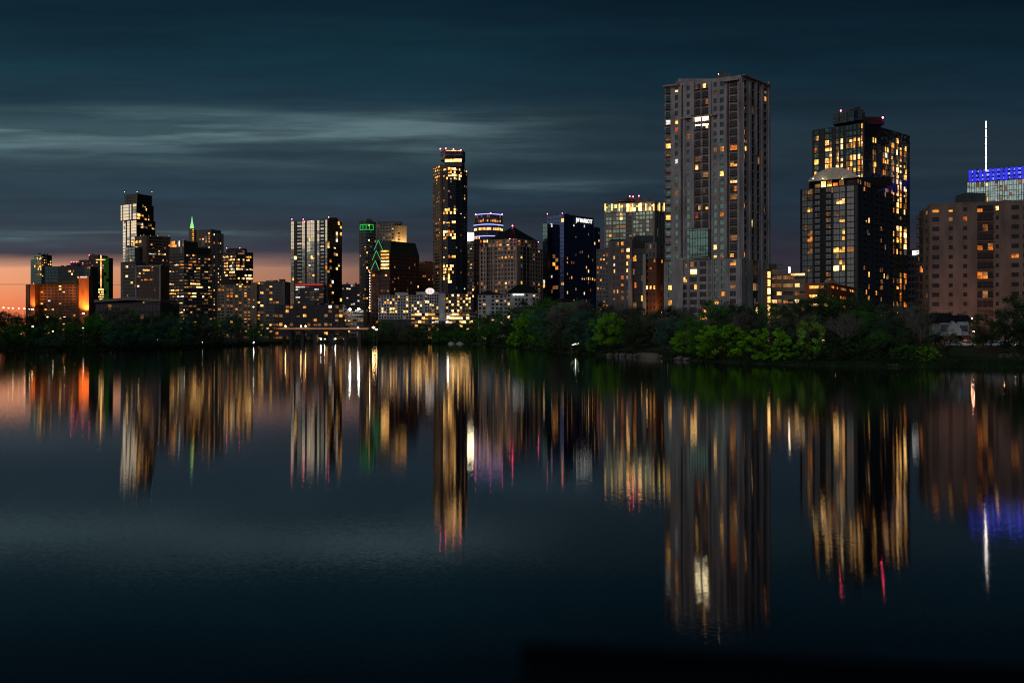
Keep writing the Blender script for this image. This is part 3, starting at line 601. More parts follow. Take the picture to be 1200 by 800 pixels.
b.vol([(944.3, 366), (972, 362), (1000, 400)], 331, [dict(cols=[(944, 'S'), (948, 'O'), (960, 'O'), (971, 'S')], fh=3.2, T={'O': (1, .93, .33)}, d=.6), dict(cols='OOO', fh=3.2, T={'O': (1, .9, .3, 'p.7 :yod')}, d=.6)], 'orange_brick', ref=1)
b.done()

# 8 brick apartments -----------------------------------------------------------------
b = Bld('brick_apartments', 'mid rise brick and grey apartments with glazed corner, left of the beige tower', GRP, 745, 600, dk='k', p=.12, ch='yod',
        zones=[(733, 286, 741, 320, .95, 'yYy'), (718, 295, 724, 345, .5, 'wcd'), (740, 300, 748, 310, 1, 'y'), (727, 304, 741, 350, .6, 'odd'), (757, 334, 769, 339, 1, 'Y'), (742, 350, 749, 356, 1, 'y'), (769, 330, 780, 350, .4, 'yo')])
T = {'W': (1, .5, .5), 'G': (1, .9, .85), 'D': (1, .7, .5)}
b.vol([(713, 612), (741, 600)], 283, [dict(cols=[(713, 'S'), (718, 'W'), (722, 'W'), (726.5, 'W'), (732.5, 'W'), (740, 'S')], fh=4.0, T=T, d=.25)], 'beige_dark', depth=25)
b.vol([(741.2, 601), (756, 597)], 291, [dict(cols='GGG', fh=4.0, T=T, d=.25)], 'dark_wall', depth=24, name='glazed_corner')
b.vol([(756.2, 598), (769, 594), (781, 606)], 286, [dict(cols='WWW', fh=4.0, T=T, d=.25), dict(cols='SWS', fh=4.0, T=T, d=.25)], 'brick', ref=1, name='brick_wing', ybot=372)
b.vol([(756, 597.5), (769, 593.5), (781.4, 605.5)], 284, [dict(cols='WWW', fh=4.0, T=T, d=.25), dict(cols='SWS', fh=4.0, T=T, d=.25)], 'grey_wall', ref=1, name='upper_storeys', ybot=303)
slab(b, 737.6, 741, 303, 372, ((713, 612), (741, 600)), .3, 1.2, 'beige', 'pilaster'); slab(b, 754, 757.4, 298, 372, ((741, 600), (769, 594)), .3, 1.2, 'beige', 'pilaster')
b.box(716, 742, 280, 283, 615, 10, 'teal_wall', 'roof_box'); b.box(745, 766, 276, 286, 612, 12, 'teal_wall', 'roof_box')
b.done()

# 9 hotel tower with lit crown ------------------------------------------------------------
b = Bld('crowned_tower', 'pale grid tower with glowing golden crown storeys, just left of the beige tower', GRP, 740, 850, dk='e', p=.1, ch='wdDD',
        zones=[(708, 238, 724, 246, .75, 'wydd'), (724, 238, 754, 246, .95, 'YYwyY'), (754, 236, 768, 246, .6, 'wdd'), (768, 236, 781, 246, .3, 'wd'), (725, 251, 741, 257, .85, 'Yyw'), (708, 270, 718, 330, .35, 'wyd'), (716, 262, 732, 270, .5, 'dw'), (708, 246, 767, 285, .35, 'DDD')])
T = {'G': (1, .86, .7), 'K': (1, .9, .85, '=k p.05'), 'Y': (1, .9, .95)}
b.vol([(708.5, 858), (767, 842), (781, 868)], 247, [dict(cols=[(708, 'S'), (710, 'G'), (713.5, 'G'), (717, 'S'), (718, 'G'), (722, 'G'), (725.5, 'S'), (726, 'G'), (730, 'G'), (733.5, 'K'), (741, 'S'), (742, 'G'), (745, 'G'), (748.5, 'S'), (749, 'G'), (753, 'G'), (756, 'S'), (757, 'G'), (761, 'G'), (765, 'S')], fh=3.5, T=T, d=.5),
          dict(cols='SKSKSKS', fh=3.5, T=T, d=.3)], 'stone', ref=1)
b.vol([(708.7, 857), (767.2, 841), (781.2, 867)], 237, [dict(cols='G'*16, fh=3.6, T={'G': (1, .88, .9)}, d=.3, dk='e'), dict(cols='SGSGS', fh=7, T=T, d=.3)], 'stone', ref=1, ybot=247, name='crown', cap=(1.02, .9, 'stone'))
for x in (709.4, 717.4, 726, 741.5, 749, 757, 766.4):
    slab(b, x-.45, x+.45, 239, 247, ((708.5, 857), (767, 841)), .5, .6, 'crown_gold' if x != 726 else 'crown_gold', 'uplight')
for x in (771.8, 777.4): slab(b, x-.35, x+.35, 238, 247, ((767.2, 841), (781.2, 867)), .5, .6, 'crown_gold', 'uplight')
b.box(724, 764, 232.5, 236, 865, 15, 'grey_wall', 'roof_box'); b.box(736, 742, 230.5, 236, 860, 6, 'dark_wall', 'roof_box')
for x, y in ((738, 230), (742, 230.4), (748.6, 229.6)): b.beacon(x, y, 858, .6)
b.done()
b = Bld('slim_tower', 'slim grey slab of flats wedged between navy hotel and crowned tower', GRP, 706, 830, dk='k', p=.2, ch='yod')
b.vol([(699, 835), (713, 830)], 292, [dict(cols='WWWW', fh=3.4, T={'W': (1, .55, .5)}, d=.25)], 'grey_wall', depth=20)
b.done()

# 10 navy convention hotel --------------------------------------------------------------------
b = Bld('navy_hotel', 'dark navy glass hotel with white rooftop lettering and scattered small lit windows', GRP, 670, 905, dk='n', p=.06, ch='wcy',
        zones=[(681, 326, 703, 330, .95, 'oyy'), (664, 268, 703, 350, .11, 'wydd'), (648, 300, 658, 345, .14, 'ydo'), (664, 325, 680, 345, .4, 'yw'), (641, 250, 664, 300, .04, 'wc')])
T = {'G': (1, .62, .8), 'F': (1, .93, .9)}
b.vol([(641, 915), (661, 900), (695.5, 930)], 251, [dict(cols='FFFFFF', fh=3.6, T=T, d=.15), dict(cols='G'*14, fh=3.4, T={'G': (1, .5, .7)}, d=.2)], 'blue_wall', ref=1)
b.vol([(695.6, 929), (703, 937)], 266, [dict(cols='GGG', fh=3.4, T={'G': (1, .5, .7)}, d=.2)], 'blue_wall', depth=20, name='end_wing')
b.vol([(636, 905), (641.5, 903)], 262, [dict(cols='FF', fh=3.6, T={'F': (1, .93, .9, '=t')}, d=.15)], 'blue_wall', depth=15, name='glass_wing')
mb = MB()
for k in range(21): p = P(644.6, 273+k*3.3, 911); mb.box((p.x, p.y-.3, p.z-.7), 1.0, .4, 1.5)
mb.build('light_column', LT['o'], b.root)
# roof lettering
cu = bpy.data.curves.new('txt', 'FONT'); cu.body = 'JW MARRIOTT'; cu.extrude = .15; cu.align_x = 'CENTER'; cu.size = 5.2; cu.offset = .03
tmp = bpy.data.objects.new('txt', cu); COL.objects.link(tmp); bpy.context.view_layer.update()
me = bpy.data.meshes.new_from_object(tmp); bpy.data.objects.remove(tmp); me.materials.clear(); me.materials.append(MATS['sign_white'])
o = bpy.data.objects.new('sign', me); COL.objects.link(o); o.parent = b.root
Pa, Pb = G(661, 900), G(695.5, 930); t_ = (Pb-Pa).normalized(); q = Pa+t_*(Pb-Pa).length*.66+Vector((t_.y, -t_.x, 0))*.8
wd = max(v.co.x for v in me.vertices)-min(v.co.x for v in me.vertices); tgt = (Pb-Pa).length*.56
o.scale = (tgt/wd, 1, 1); o.location = Vector((q.x, q.y, ZZ(260.8, 918)))-b.root.location; o.rotation_euler = (R(90), 0, math.atan2(t_.y, t_.x)); o['label'] = 'white illuminated letters'
for x, y in ((641.5, 250.6), (659, 250)): b.beacon(x, y, 903, .4)
b.done()

# 11 stone hotel with pyramid roof ---------------------------------------------------------------
b = Bld('stone_tower', 'stepped stone tower with dark pyramid roof and grid of small square windows', GRP, 600, 850, dk='k', p=.05, ch='yd',
        zones=[(575, 298, 636, 304, .55, 'ooyyd'), (563, 286, 612, 293, .4, 'yd'), (563, 330, 636, 345, .3, 'ywd'), (563, 279, 636, 283, .2, 'od')])
T = {'W': (1, .62, .66), 'K': (1.3, .9, .9, '=k p0.03')}
b.vol([(563, 862), (606, 845), (636, 880)], 288, [dict(cols='WWKKWWWWWWW', fh=3.6, T=T, d=.35), dict(cols='SWKKWWWWW', fh=3.6, T=T, d=.35)], 'pink_stone', ref=1)
b.vol([(572, 866), (606, 852), (630, 878)], 279.5, [dict(cols='WWWWWWWW', fh=3.6, T=T, d=.35), dict(cols='WWWWWW', fh=3.6, T=T, d=.35)], 'pink_stone', ref=1, ybot=288, name='upper_storeys')
f4 = b.foot; cx_ = sum(p[0] for p in f4)/4; cy_ = sum(p[1] for p in f4)/4; mb = MB(); zt = b.zt; ap = (cx_, cy_, ZZ(265.5, cy_))
f5 = [(cx_+(p[0]-cx_)*1.03, cy_+(p[1]-cy_)*1.03, zt+.05) for p in f4]
for i in range(4): mb.poly([f5[i], f5[(i+1) % 4], ap])
mb.poly(list(reversed(f5))); mb.build('roof', MATS['roof_dark'], b.root); b.beacon(600.5, 264.5, cy_, .7)
for x0, x1 in ((562.8, 564.2), (569.6, 571), (578, 579.5), (590, 591), (604.6, 606.2)): slab(b, x0, x1, 289, 350, ((563, 862), (606, 845)), .4, .8, 'pink_stone', 'pilaster')
for x, y in ((631, 283.5), (597.5, 279.8)): b.beacon(x, y, 850, .45)
b.done()

# 12 round office -----------------------------------------------------------------------------------
b = Bld('round_tower', 'round brown office tower ringed by bluish roof lights, behind the stone pyramid tower', GRP, 573, 1100, dk='k', p=.05, ch='yd',
        zones=[(556, 257, 592, 261, .8, 'yy'), (556, 265.5, 592, 269.5, 1, 'YYy'), (556, 278, 592, 283, .8, 'Yy'), (556, 252, 592, 256, .3, 'd')])
T = {'W': (1, .7, .6)}
ch_ = arc(555.5, 589, 1105, 6, .7)
b.vol(ch_, 262, [dict(cols='WWW', fh=4.6, T=T, d=.3)]*6, 'brown', ref=0, depth=25)
ch_ = arc(557, 588.6, 1108, 6, .7); b.vol(ch_, 252, [dict(cols='WWW', fh=4.6, T=T, d=.3)]*6, 'brown', ref=0, depth=22, ybot=262, name='upper_storeys')
ring = 0
for yy, xa, xb in ((252.4, 556.6, 589), (264.6, 555, 589.6), (278, 555, 589.6)):
    a_ = arc(xa, xb, 1102, 10, .75); mb = MB()
    for q0, q1 in zip(a_, a_[1:]):
        p0, p1 = G(*q0), G(*q1); z = ZZ(yy, 1105); mb.bar((p0.x, p0.y, z), (p1.x, p1.y, z), .42, .42, 4)
    mb.build('light_ring', MATS['ring_blue'], b.root)
for x, y in ((557.4, 251), (575, 249.6), (588.4, 251)): b.beacon(x, y, 1098, .6)
b.done()
b = Bld('slim_office', 'slim grey office with blazing white cube on its roof, right of the slender condo', GRP, 551, 1200, dk='s', p=.25, ch='wdD')
b.vol([(545, 1205), (556, 1200)], 282, [dict(cols='WWWW', fh=3.8, T={'W': (1, .8, .6)}, d=.3)], 'grey_wall', depth=20)
o = b.box(547.4, 556.2, 272.6, 281.8, 1201, 14, 'grey_wall', 'roof_lantern'); o.data.materials[0] = LT['W']
b.done()

# 13 tallest condo of the mid skyline ---------------------------------------------------------------
b = Bld('slender_tower', 'tallest slender condo tower of the middle skyline with curved front and golden top band', GRP, 527, 1060, dk='k', p=.05, ch='yd',
        zones=[(507, 193, 518, 208, .8, 'yYoy'), (519, 197, 549, 210, .5, 'yYw'), (519, 218, 530, 221, .5, 'd'), (518, 245, 533, 250, .9, 'Yy'), (519, 260, 533, 264, .9, 'yY'), (519, 271, 533, 281, .75, 'yYo'), (519, 298, 534, 302, .7, 'roy'), (519, 311, 532, 330, .4, 'Yyy'),
               (507, 208, 518, 370, .12, 'dDd'), (533, 210, 549, 370, .10, 'dwd'), (512, 295, 519, 345, .25, 'gy')])
T = {'B': (1, .9, .55, '=k'), 'G': (1, .9, .75), 'Q': (1, .7, .55, '=k'), 'N': (1, .95, .9, '=n')}
b.vol([(508, 1068), (517.5, 1052)], 193, [dict(cols=[(508, 'Q'), (509.6, 'B'), (516.4, 'S')], fh=3.3, T=T, d=.5)], 'tan', ref=1, depth=25, name='balcony_wing')
ch_ = [(517.6, 1053), (525, 1046), (534, 1047), (541, 1053), (547.4, 1066)]
b.vol(ch_, 196, [dict(cols='SGGG', fh=3.3, T=T, d=.2), dict(cols='NGGG', fh=3.3, T=T, d=.2), dict(cols='GNGQ', fh=3.3, T=T, d=.2), dict(cols='SQQ', fh=3.3, T=T, d=.4)], 'dark_wall', ref=1, depth=22)
b.vol([(521, 1056), (541.4, 1054)], 186, [dict(cols='GGGGGGG', fh=3.8, T=T, d=.2)], 'dark_wall', depth=18, ybot=196, name='upper_storeys')
slab(b, 521.6, 541, 186.6, 189.8, ((521, 1056), (541.4, 1054)), .4, .5, LT['Y'], 'light_band')
b.vol([(515.6, 1060), (522, 1056), (541.6, 1056)], 175.5, [dict(cols='GG', fh=5, T={'G': (1, .9, .9, '=s')}, d=.2), dict(cols='NNNNN', fh=5, T={'N': (1, .96, .8, '=k')}, d=.2)], 'grey_wall', ref=1, ybot=187, name='crown', depth=16)
slab(b, 523, 540.6, 176.4, 177.3, ((522, 1056), (541.6, 1056)), .4, .4, LT['w'], 'light_band')
slab(b, 516.6, 517.4, 193, 372, ((508, 1068), (517.5, 1052)), .6, .8, 'tan', 'pilaster')
for x, y in ((516, 174.5), (522.4, 174), (531.4, 175), (540, 176)): b.beacon(x, y, 1054, .75)
b.done()

# 14 granite tower with stacked triangles ------------------------------------------------------------
b = Bld('granite_tower', 'dark red granite office with stacked neon green triangles on its gable', GRP, 462, 1015.0, dk='k', p=.05, ch='oyd',
        zones=[(446, 293, 457, 316, .0, 'Y'), (457, 295, 484, 299, .35, 'wwy'), (434, 318, 452, 324, .6, 'oy'), (452, 330, 492, 345, .10, 'ywd'), (434, 333, 456, 336, .8, 'oy'), (443, 338, 457, 345, .8, 'dyo')])
T = {'W': (1, .7, .55), 'O': (1, .94, .55)}
b.vol([(434, 1010.0), (457, 1004.0), (491, 1032.0)], 297, [dict(cols=[(434, 'S'), (436, 'W'), (440, 'W'), (444, 'S'), (446, 'O'), (456.2, 'S')], fh=4, T=T, d=.35), dict(cols='W'*16, fh=3.7, T=T, d=.35)], 'granite', ref=1)
# steep green roof over the body
pA, pB, pC = G(446, 1007.0), G(457, 1003.6), G(491.2, 1032.5); pD = pA+pC-pB; zb, zt = ZZ(297, 1004.0)+.03, ZZ(283, 1010.0)
i1, i2 = pB.lerp(pD, .06), pC.lerp(pA, .10); j1, j2 = pA.lerp(pC, .04), pD.lerp(pB, .10); mb = MB()
bot = [(p.x, p.y, zb) for p in (pA, pB, pC, pD)]; top = [(p.x, p.y, zt) for p in (j1, i1, i2, j2)]
mb.v = bot+top; mb.f = [(0, 1, 5, 4), (1, 2, 6, 5), (2, 3, 7, 6), (3, 0, 4, 7), (4, 5, 6, 7), (3, 2, 1, 0)]; mb.m = [0]*6; mb.build('roof', MATS['roof_green'], b.root)
for (xa, xb, xm, yb_, yt) in ((438.5, 448.6, 443.4, 293, 281.4), (436.4, 446.6, 441, 305, 293.4), (434.6, 444.4, 440, 316.8, 305.4)):
    Dn = 1001.0 if yt > 300 else (1003.0 if yt > 290 else 1005.0)
    mb = MB(); a, c2, e = P(xa, yb_, Dn), P(xb, yb_, Dn), P(xm, yt, Dn); bk_ = Vector((0, 12, 0))
    mb.v = [tuple(q) for q in (a, c2, e, a+bk_, c2+bk_, e+bk_)]; mb.f = [(0, 1, 2), (5, 4, 3), (0, 3, 4, 1), (1, 4, 5, 2), (2, 5, 3, 0)]; mb.m = [0]*5; mb.build('gable', MATS['granite'], b.root)
    mb = MB(); up = Vector((0, -.6, 0)); mb.bar(a+up, e+up, .28); mb.bar(c2+up, e+up, .28); mb.build('neon_edge', MATS['neon_green'], b.root)
for k in range(6): slab(b, 446.6, 456, 293.4+k*3.95, 295.4+k*3.95, ((434, 1010.0), (457, 1004.0)), .4, .3, LT['Y'] if k > 2 else LT['y'], 'light_strip')
mb = MB()
for k in range(15): p = P(433.4, 320+k*3.2, 1009.0); mb.box((p.x, p.y-.5, p.z), .5, .5, .8)
mb.build('light_column', MATS['lamp_soft'], b.root); b.done()

# 15 condo with green crown -------------------------------------------------------------------------
b = Bld('green_crowned_condo', 'condo tower with rounded corner and green outlined crown, behind the red granite office', GRP, 448, 1100, dk='k', p=.08, ch='yd',
        zones=[(462, 264, 478, 284, .5, 'yd'), (452, 272, 460, 278, .7, 'd')], pts=[(432, 281, 'Y'), (431, 297, 'Y'), (431, 312, 'Y'), (431, 348, 'Y'), (431, 300, 'y'), (424, 299, 'y')])
T = {'W': (1, .8, .5), 'Q': (1, .6, .62)}
ch_ = arc(421.5, 438, 1102, 4, .5)
b.vol(ch_, 259, [dict(cols='WW', fh=3.4, T=T, d=.5)]*4, 'grey_wall', ref=0, depth=20, name='round_corner')
b.vol([(438.2, 1104), (462, 1096)], 262, [dict(cols='QQQQWWQ', fh=3.4, T=T, d=.4)], 'concrete', ref=1, depth=22)
b.vol([(462.2, 1096), (476.5, 1104)], 264, [dict(cols='SWSS', fh=3.4, T=T, d=.4)], 'tan', ref=0, depth=22, name='lit_wing')
mb = MB(); cA = arc(422, 437.4, 1099, 4, .6)
for yy in (263.6, 269.4):
    for q0, q1 in zip(cA, cA[1:]): p0, p1 = G(*q0), G(*q1); mb.bar((p0.x, p0.y, ZZ(yy, 1099)), (p1.x, p1.y, ZZ(yy, 1099)), .2)
for q in cA: p = G(*q); mb.bar((p.x, p.y, ZZ(263.6, 1099)), (p.x, p.y, ZZ(269.4, 1099)), .2)
mb.build('neon_crown', glow_mat('neon_crown_mat', (.01, .8, .10), 1.2), b.root)
b.box(443, 470, 259.5, 262.5, 1110, 12, 'grey_wall', 'roof_box')
ld = bpy.data.lights.new('wing_floodlight', 'AREA'); ld.energy = 9000; ld.color = (1, .62, .25); ld.size = 8; ld.spread = R(120); lo = bpy.data.objects.new('wing_floodlight', ld); COL.objects.link(lo); lo.parent = b.root
lo.location = P(470, 290, 1088)-b.root.location; lo.rotation_euler = (R(115), 0, 0)
b.done()
b = Bld('terraced_block', 'brown terraced block filling the gap between granite office and slender condo', GRP, 500, 1150, dk='k', p=.08, ch='od')
b.vol([(488, 1150), (508.5, 1150)], 318, [dict(cols='W'*9, fh=3.8, T={'W': (1, .7, .5)}, d=.3)], 'granite', depth=20); b.vol([(491, 1152), (508, 1152)], 307, [dict(cols='W'*7, fh=3.8, T={'W': (1, .7, .5)}, d=.3)], 'granite', depth=16, ybot=318, name='upper_storeys')
b.done()

# 16 dark slab tower with pale strips -----------------------------------------------------------------
b = Bld('striped_tower', 'dark apartment tower with pale vertical glass strips and red line over its podium', GRP, 370, 1000, dk='s', p=.06, ch='yd',
        zones=[(341, 258, 344.6, 292, 1, 'm'), (347, 261, 357.2, 270, .6, 'm'), (354, 258, 357.6, 292, 1, 'm'), (349, 274, 354, 292, .6, 'ms'), (359, 258, 368.6, 278, 1, 'm'), (359, 278, 368.6, 294, .7, 'ms'), (371, 258, 375, 269, 1, 'm'), (371, 274, 375, 300, .7, 'ms'), (375, 260, 379.6, 294, .75, 'ms'), (381, 258, 383.4, 282, 1, 'm'), (383.4, 270, 400.6, 350, .10, 'wcdy'), (345, 318, 352, 332, .5, 'yoY'), (345, 336, 379, 353, .55, 'dDDc')],  # sky reflection put into the glass choice: mirror panes high up, darker panes below
        pts=[(348, 301, 'Y'), (366, 300, 'w'), (364, 309, 'c'), (387, 286, 'w'), (396, 280, 'c'), (384, 313, 'w'), (394, 299, 'd')])
T = {'M': (1, .96, .93), 'B': (1, .85, .55), 'K': (1, .92, .96, '=k p0'), 'N': (1, .94, .9, '=k')}
L_ = [(341, 'M'), (344.6, 'K'), (348, 'B'), (353.8, 'M'), (357.4, 'K'), (359.6, 'M'), (364, 'M'), (368.6, 'K'), (371.6, 'M'), (374.4, 'K'), (375.4, 'B'), (380, 'K'), (381.2, 'M')]
b.vol([(341, 1010), (383.6, 995), (400.6, 1015)], 257.5, [dict(cols=L_, fh=3.5, T=T, d=.25), dict(cols='NNNNNNN', fh=3.5, T=T, d=.15)], 'black_wall', ref=1)
b.box(384, 394, 255, 258, 1008, 10, 'black_wall', 'roof_box')
b.vol([(346.5, 1004), (379.5, 993)], 335, [dict(cols='O'*6, fh=2.5, T={'O': (1, .96, .5)}, d=.4, dk='k')], 'dark_wall', depth=8, name='podium', ybot=356)
slab(b, 347, 379, 332.6, 334.6, ((346.5, 1004), (379.5, 993)), .6, .8, 'red_strip', 'light_strip')
for x, y in ((342, 257), (355.4, 257), (385, 254.5)): b.beacon(x, y, 996, .5)
b.done()
b = Bld('far_office', 'low dark far office, seen between striped tower and green crowned condo', GRP, 410, 1300, dk='k', p=.1, ch='wcd')
b.vol([(398, 1300), (424, 1300)], 333, [dict(cols='W'*10, fh=4, T={'W': (1, .8, .5)}, d=.3)], 'dark_wall', depth=25); b.done()

# 17 left cluster -----------------------------------------------------------------------------------------
b = Bld('cantilevered_tower', 'tallest tower of the left cluster with bright cream side and dark screened crown', GRP, 162, 1400, dk='k', p=.05, ch='yd',
        zones=[(160, 251, 182, 259, .55, 'Yyy'), (160, 262, 182, 268, .5, 'yd'), (141, 237, 160.6, 312, .88, 'm')], pts=[(155, 280, 'w'), (156, 284, 'w')])
T = {'M': (1, .96, .88, '=s'), 'K': (1, .95, .94, '=k p0'), 'G': (1, .95, .8, '=k')}
b.vol([(144, 1410), (160.4, 1392), (182, 1420)], 257, [dict(cols=[(144, 'M'), (147.4, 'K'), (149, 'M'), (152, 'K'), (153.6, 'M'), (160, 'S')], fh=4.0, T=T, d=.2), dict(cols='GGGGG', fh=4.0, T=T, d=.2)], 'dark_wall', ref=1)
b.vol([(141.5, 1406), (160.2, 1386), (180, 1414)], 238.4, [dict(cols=[(141.5, 'M'), (143.4, 'K'), (144.4, 'M'), (151, 'K'), (152, 'M'), (154, 'K'), (155.6, 'M'), (160, 'S')], fh=4.0, T=T, d=.2), dict(cols='GGGGG', fh=4.0, T=T, d=.2)], 'dark_wall', ref=1, ybot=256.8, name='cantilevered_storeys')
b.vol([(146, 1408), (160.6, 1394), (178, 1416)], 227, [dict(cols='FFFF', fh=4, T={'F': (1, .9, .85, '=k p0')}, d=.2), dict(cols='FFFF', fh=4, T={'F': (1, .9, .85, '=k p0')}, d=.2)], 'dark_wall', ref=1, ybot=238.4, name='crown_screen')
for x, D_ in ((146, 1408), (160.6, 1393), (178, 1416)):
    mb = MB(); mb.bar(P(x, 239, D_), P(x, 225.4, D_), .35); mb.build('corner_post', MATS['metal'], b.root); b.beacon(x, 225, D_, .4, 'lamp_soft', 1)
b.done()
b = Bld('brown_tower', 'brown ribbed office tower in front of the cream sided tower', GRP, 178, 1250, dk='k', p=.06, ch='yd',
        zones=[(160, 279, 200, 284, .35, 'yw'), (190, 290, 198, 360, .25, 'wyd')], pts=[(163, 289, 'w'), (161, 302, 'y'), (174, 299, 'c')])
T = {'W': (1, .95, .5), 'G': (1, .9, .8), 'V': (1, .6, .5)}
b.vol([(158, 1258), (172, 1245), (199.5, 1262)], 277, [dict(cols='GGS', fh=3.9, T=T, d=.3), dict(cols=[(172, 'S'), (174, 'W'), (190, 'V'), (192, 'V'), (194.6, 'V'), (197, 'V')], fh=3.9, T=T, d=.5)], 'brown', ref=1, cap=(1.02, 1.2, 'brown'))
for x in (165, 176, 185, 198): b.beacon(x, 276, 1250, .25, 'lamp_soft', 1)
b.done()
b = Bld('framed_office', 'low framed brown office with a pale outline, in front of the brown ribbed tower', GRP, 170, 1200, dk='k', p=.08, ch='yd',
        zones=[(161, 320, 166, 352, .6, 'Yyy'), (172, 316, 178, 330, .5, 'oy')])
b.vol([(159, 1200), (189, 1195)], 311, [dict(cols=[(159, 'S'), (161, 'W'), (165, 'W'), (180, 'V'), (183, 'V'), (186, 'S')], fh=3.9, T=T, d=.5)], 'brown', depth=20)
slab(b, 159, 189, 311, 312.6, ((159, 1200), (189, 1195)), .6, .5, 'beige', 'frame'); slab(b, 187.2, 188.6, 312.8, 360, ((159, 1200), (189, 1195)), .6, .5, 'beige', 'frame'); slab(b, 159.2, 160.4, 312.8, 352, ((159, 1200), (189, 1195)), .6, .5, 'beige', 'frame')
b.done()
b = Bld('blue_glass_block', 'narrow dark blue glass block at left foot of the cream sided tower', GRP, 150, 1230, dk='s', p=.06, ch='yd', pts=[(149, 312, 'Y'), (150, 324, 'Y'), (146, 312, 'y'), (156, 332, 'y')])
b.vol([(141.5, 1235), (159, 1228)], 307, [dict(cols='SGGGGG', fh=3.9, T={'G': (1, .94, .6, '=k')}, d=.3)], 'grey_wall', depth=20); b.vol([(147, 1245), (158, 1240)], 290, [dict(cols='GGG', fh=3.9, T=T, d=.2)], 'grey_wall', depth=10, ybot=307, name='upper_storeys')
b.done()
b = Bld('ribbon_office', 'office with rows of bright ribbon windows and glowing corner lantern at its top', GRP, 222, 1150, dk='k', p=.3, ch='wydDD',
        zones=[(198, 280, 215, 289, 1, 'Yyw'), (198, 312, 209.5, 331, .03, 'w'), (209.5, 302, 248, 330, .75, 'wydwdD'), (198, 331, 248, 340, .6, 'wYy'), (198, 339, 222, 350, .9, 'YyYw'), (222, 343, 248, 350, .85, 'Yyo'), (198, 350, 248, 362, .3, 'dw')])
T = {'O': (1, .93, .45), 'G': (1, .9, .9)}
b.vol([(198.5, 1160), (216, 1148), (248.5, 1165)], 297, [dict(cols='OOO', fh=3.7, T=T, d=.3), dict(cols='OOOOOOO', fh=3.7, T=T, d=.3)], 'dark_wall', ref=1)
b.vol([(199, 1159), (215.6, 1149), (224, 1162)], 281.5, [dict(cols='GGGG', fh=7, T=T, d=.3), None], 'grey_wall', ref=1, ybot=297, name='lantern')
b.vol([(216, 1151), (232, 1158)], 283, [None], 'black_wall', depth=18, ybot=297, name='upper_storeys'); b.vol([(232.2, 1158), (247, 1166)], 290, [None], 'black_wall', depth=18, ybot=297, name='upper_storeys')
b.done()
b = Bld('spired_condo', 'condo tower with glowing green spire on a round turret', GRP, 242, 1300, dk='k', p=.14, ch='ywd', zones=[(247, 320, 262, 365, .4, 'yyw'), (229, 272, 247, 285, .4, 'yd')])
T = {'W': (1, .6, .55), 'V': (1, .5, .6)}
b.vol([(229.2, 1302), (247, 1292)], 268.5, [dict(cols='SVWWV', fh=3.6, T=T, d=.3)], 'grey_wall', ref=1, depth=20)
b.vol([(247.2, 1292), (262, 1303)], 273, [dict(cols='SVSVVS', fh=3.6, T=T, d=.4)], 'beige_dark', ref=0, depth=20, name='side_wing')
p = P(225, 330, 1300); mb = MB(); mb.bar((p.x, p.y, 3), (p.x, p.y, ZZ(268, 1300)), 4.3, 4.3, 14); mb.build('turret', MATS['tan'], b.root, False)
mb = MB(); mb.bar((p.x, p.y, ZZ(268, 1300)+.02), (p.x, p.y, ZZ(262, 1300)), 2.8, 1.6, 10); mb.bar((p.x, p.y, ZZ(262, 1300)+.02), (p.x, p.y, ZZ(253.6, 1300)), 1.3, .15, 8); mb.build('spire', MATS['spire_green'], b.root)
mb = MB()
for k in range(9): q = P(226.4, 270+k*2.4, 1295.4); mb.box((q.x, q.y, q.z), 1.6, .4, 1.0)
mb.build('light_column', LT['y'], b.root); b.done()
b = Bld('slab_office', 'flat topped glass office with broad white lit floors, right end of left cluster', GRP, 279, 1250, dk='k', p=.2, ch='wyd',
        zones=[(261, 300, 276, 323, .85, 'wYyww'), (276, 302, 297, 330, .6, 'wwYd'), (261, 323, 297, 333, .2, 'd'), (276, 294, 297, 301, .1, 'd')])
T = {'O': (1, .95, .55)}
b.vol([(261, 1256), (276.6, 1246), (296.6, 1258)], 295, [dict(cols='OO', fh=3.9, T=T, d=.25), dict(cols='OO', fh=3.9, T=T, d=.25)], 'dark_wall', ref=1)
b.box(265, 286, 291, 295, 1262, 14, 'dark_wall', 'roof_box')
for x in (265.6, 281): b.beacon(x, 290.6, 1255, .5)
b.done()
b = Bld('pillared_flats', 'long mid rise flats with tall pale pillars, left of the striped tower', GRP, 298, 1100, dk='k', p=.28, ch='yydo',
        zones=[(300, 328, 336, 352, .2, 'yd'), (262, 333, 300, 365, .42, 'yyod')], pts=[(309, 344, 'Y'), (308, 357, 'Y'), (305, 356, 'Y'), (320, 349, 'y')])
T = {'W': (1, .7, .55)}
b.vol([(255, 1106), (294, 1100)], 334, [dict(cols='WWSWWSWWSWW', fh=3.5, T={'W': (1, .7, .55), 'S': (.5,)}, d=.5)], 'tan', depth=18)
b.vol([(294.2, 1098), (301, 1097)], 331, [dict(cols='SWS', fh=3.5, T={'W': (1, .4, .5)}, d=.4)], 'tan', depth=18, name='pillar')
b.vol([(301.2, 1100), (334, 1096)], 330, [dict(cols='WWSWWWWWS', fh=3.5, T={'W': (1, .85, .55), 'S': (.7,)}, d=.5)], 'beige_dark', depth=18, name='right_wing')
b.box(327, 333, 327, 330, 1104, 6, 'brown', 'roof_box'); b.done()

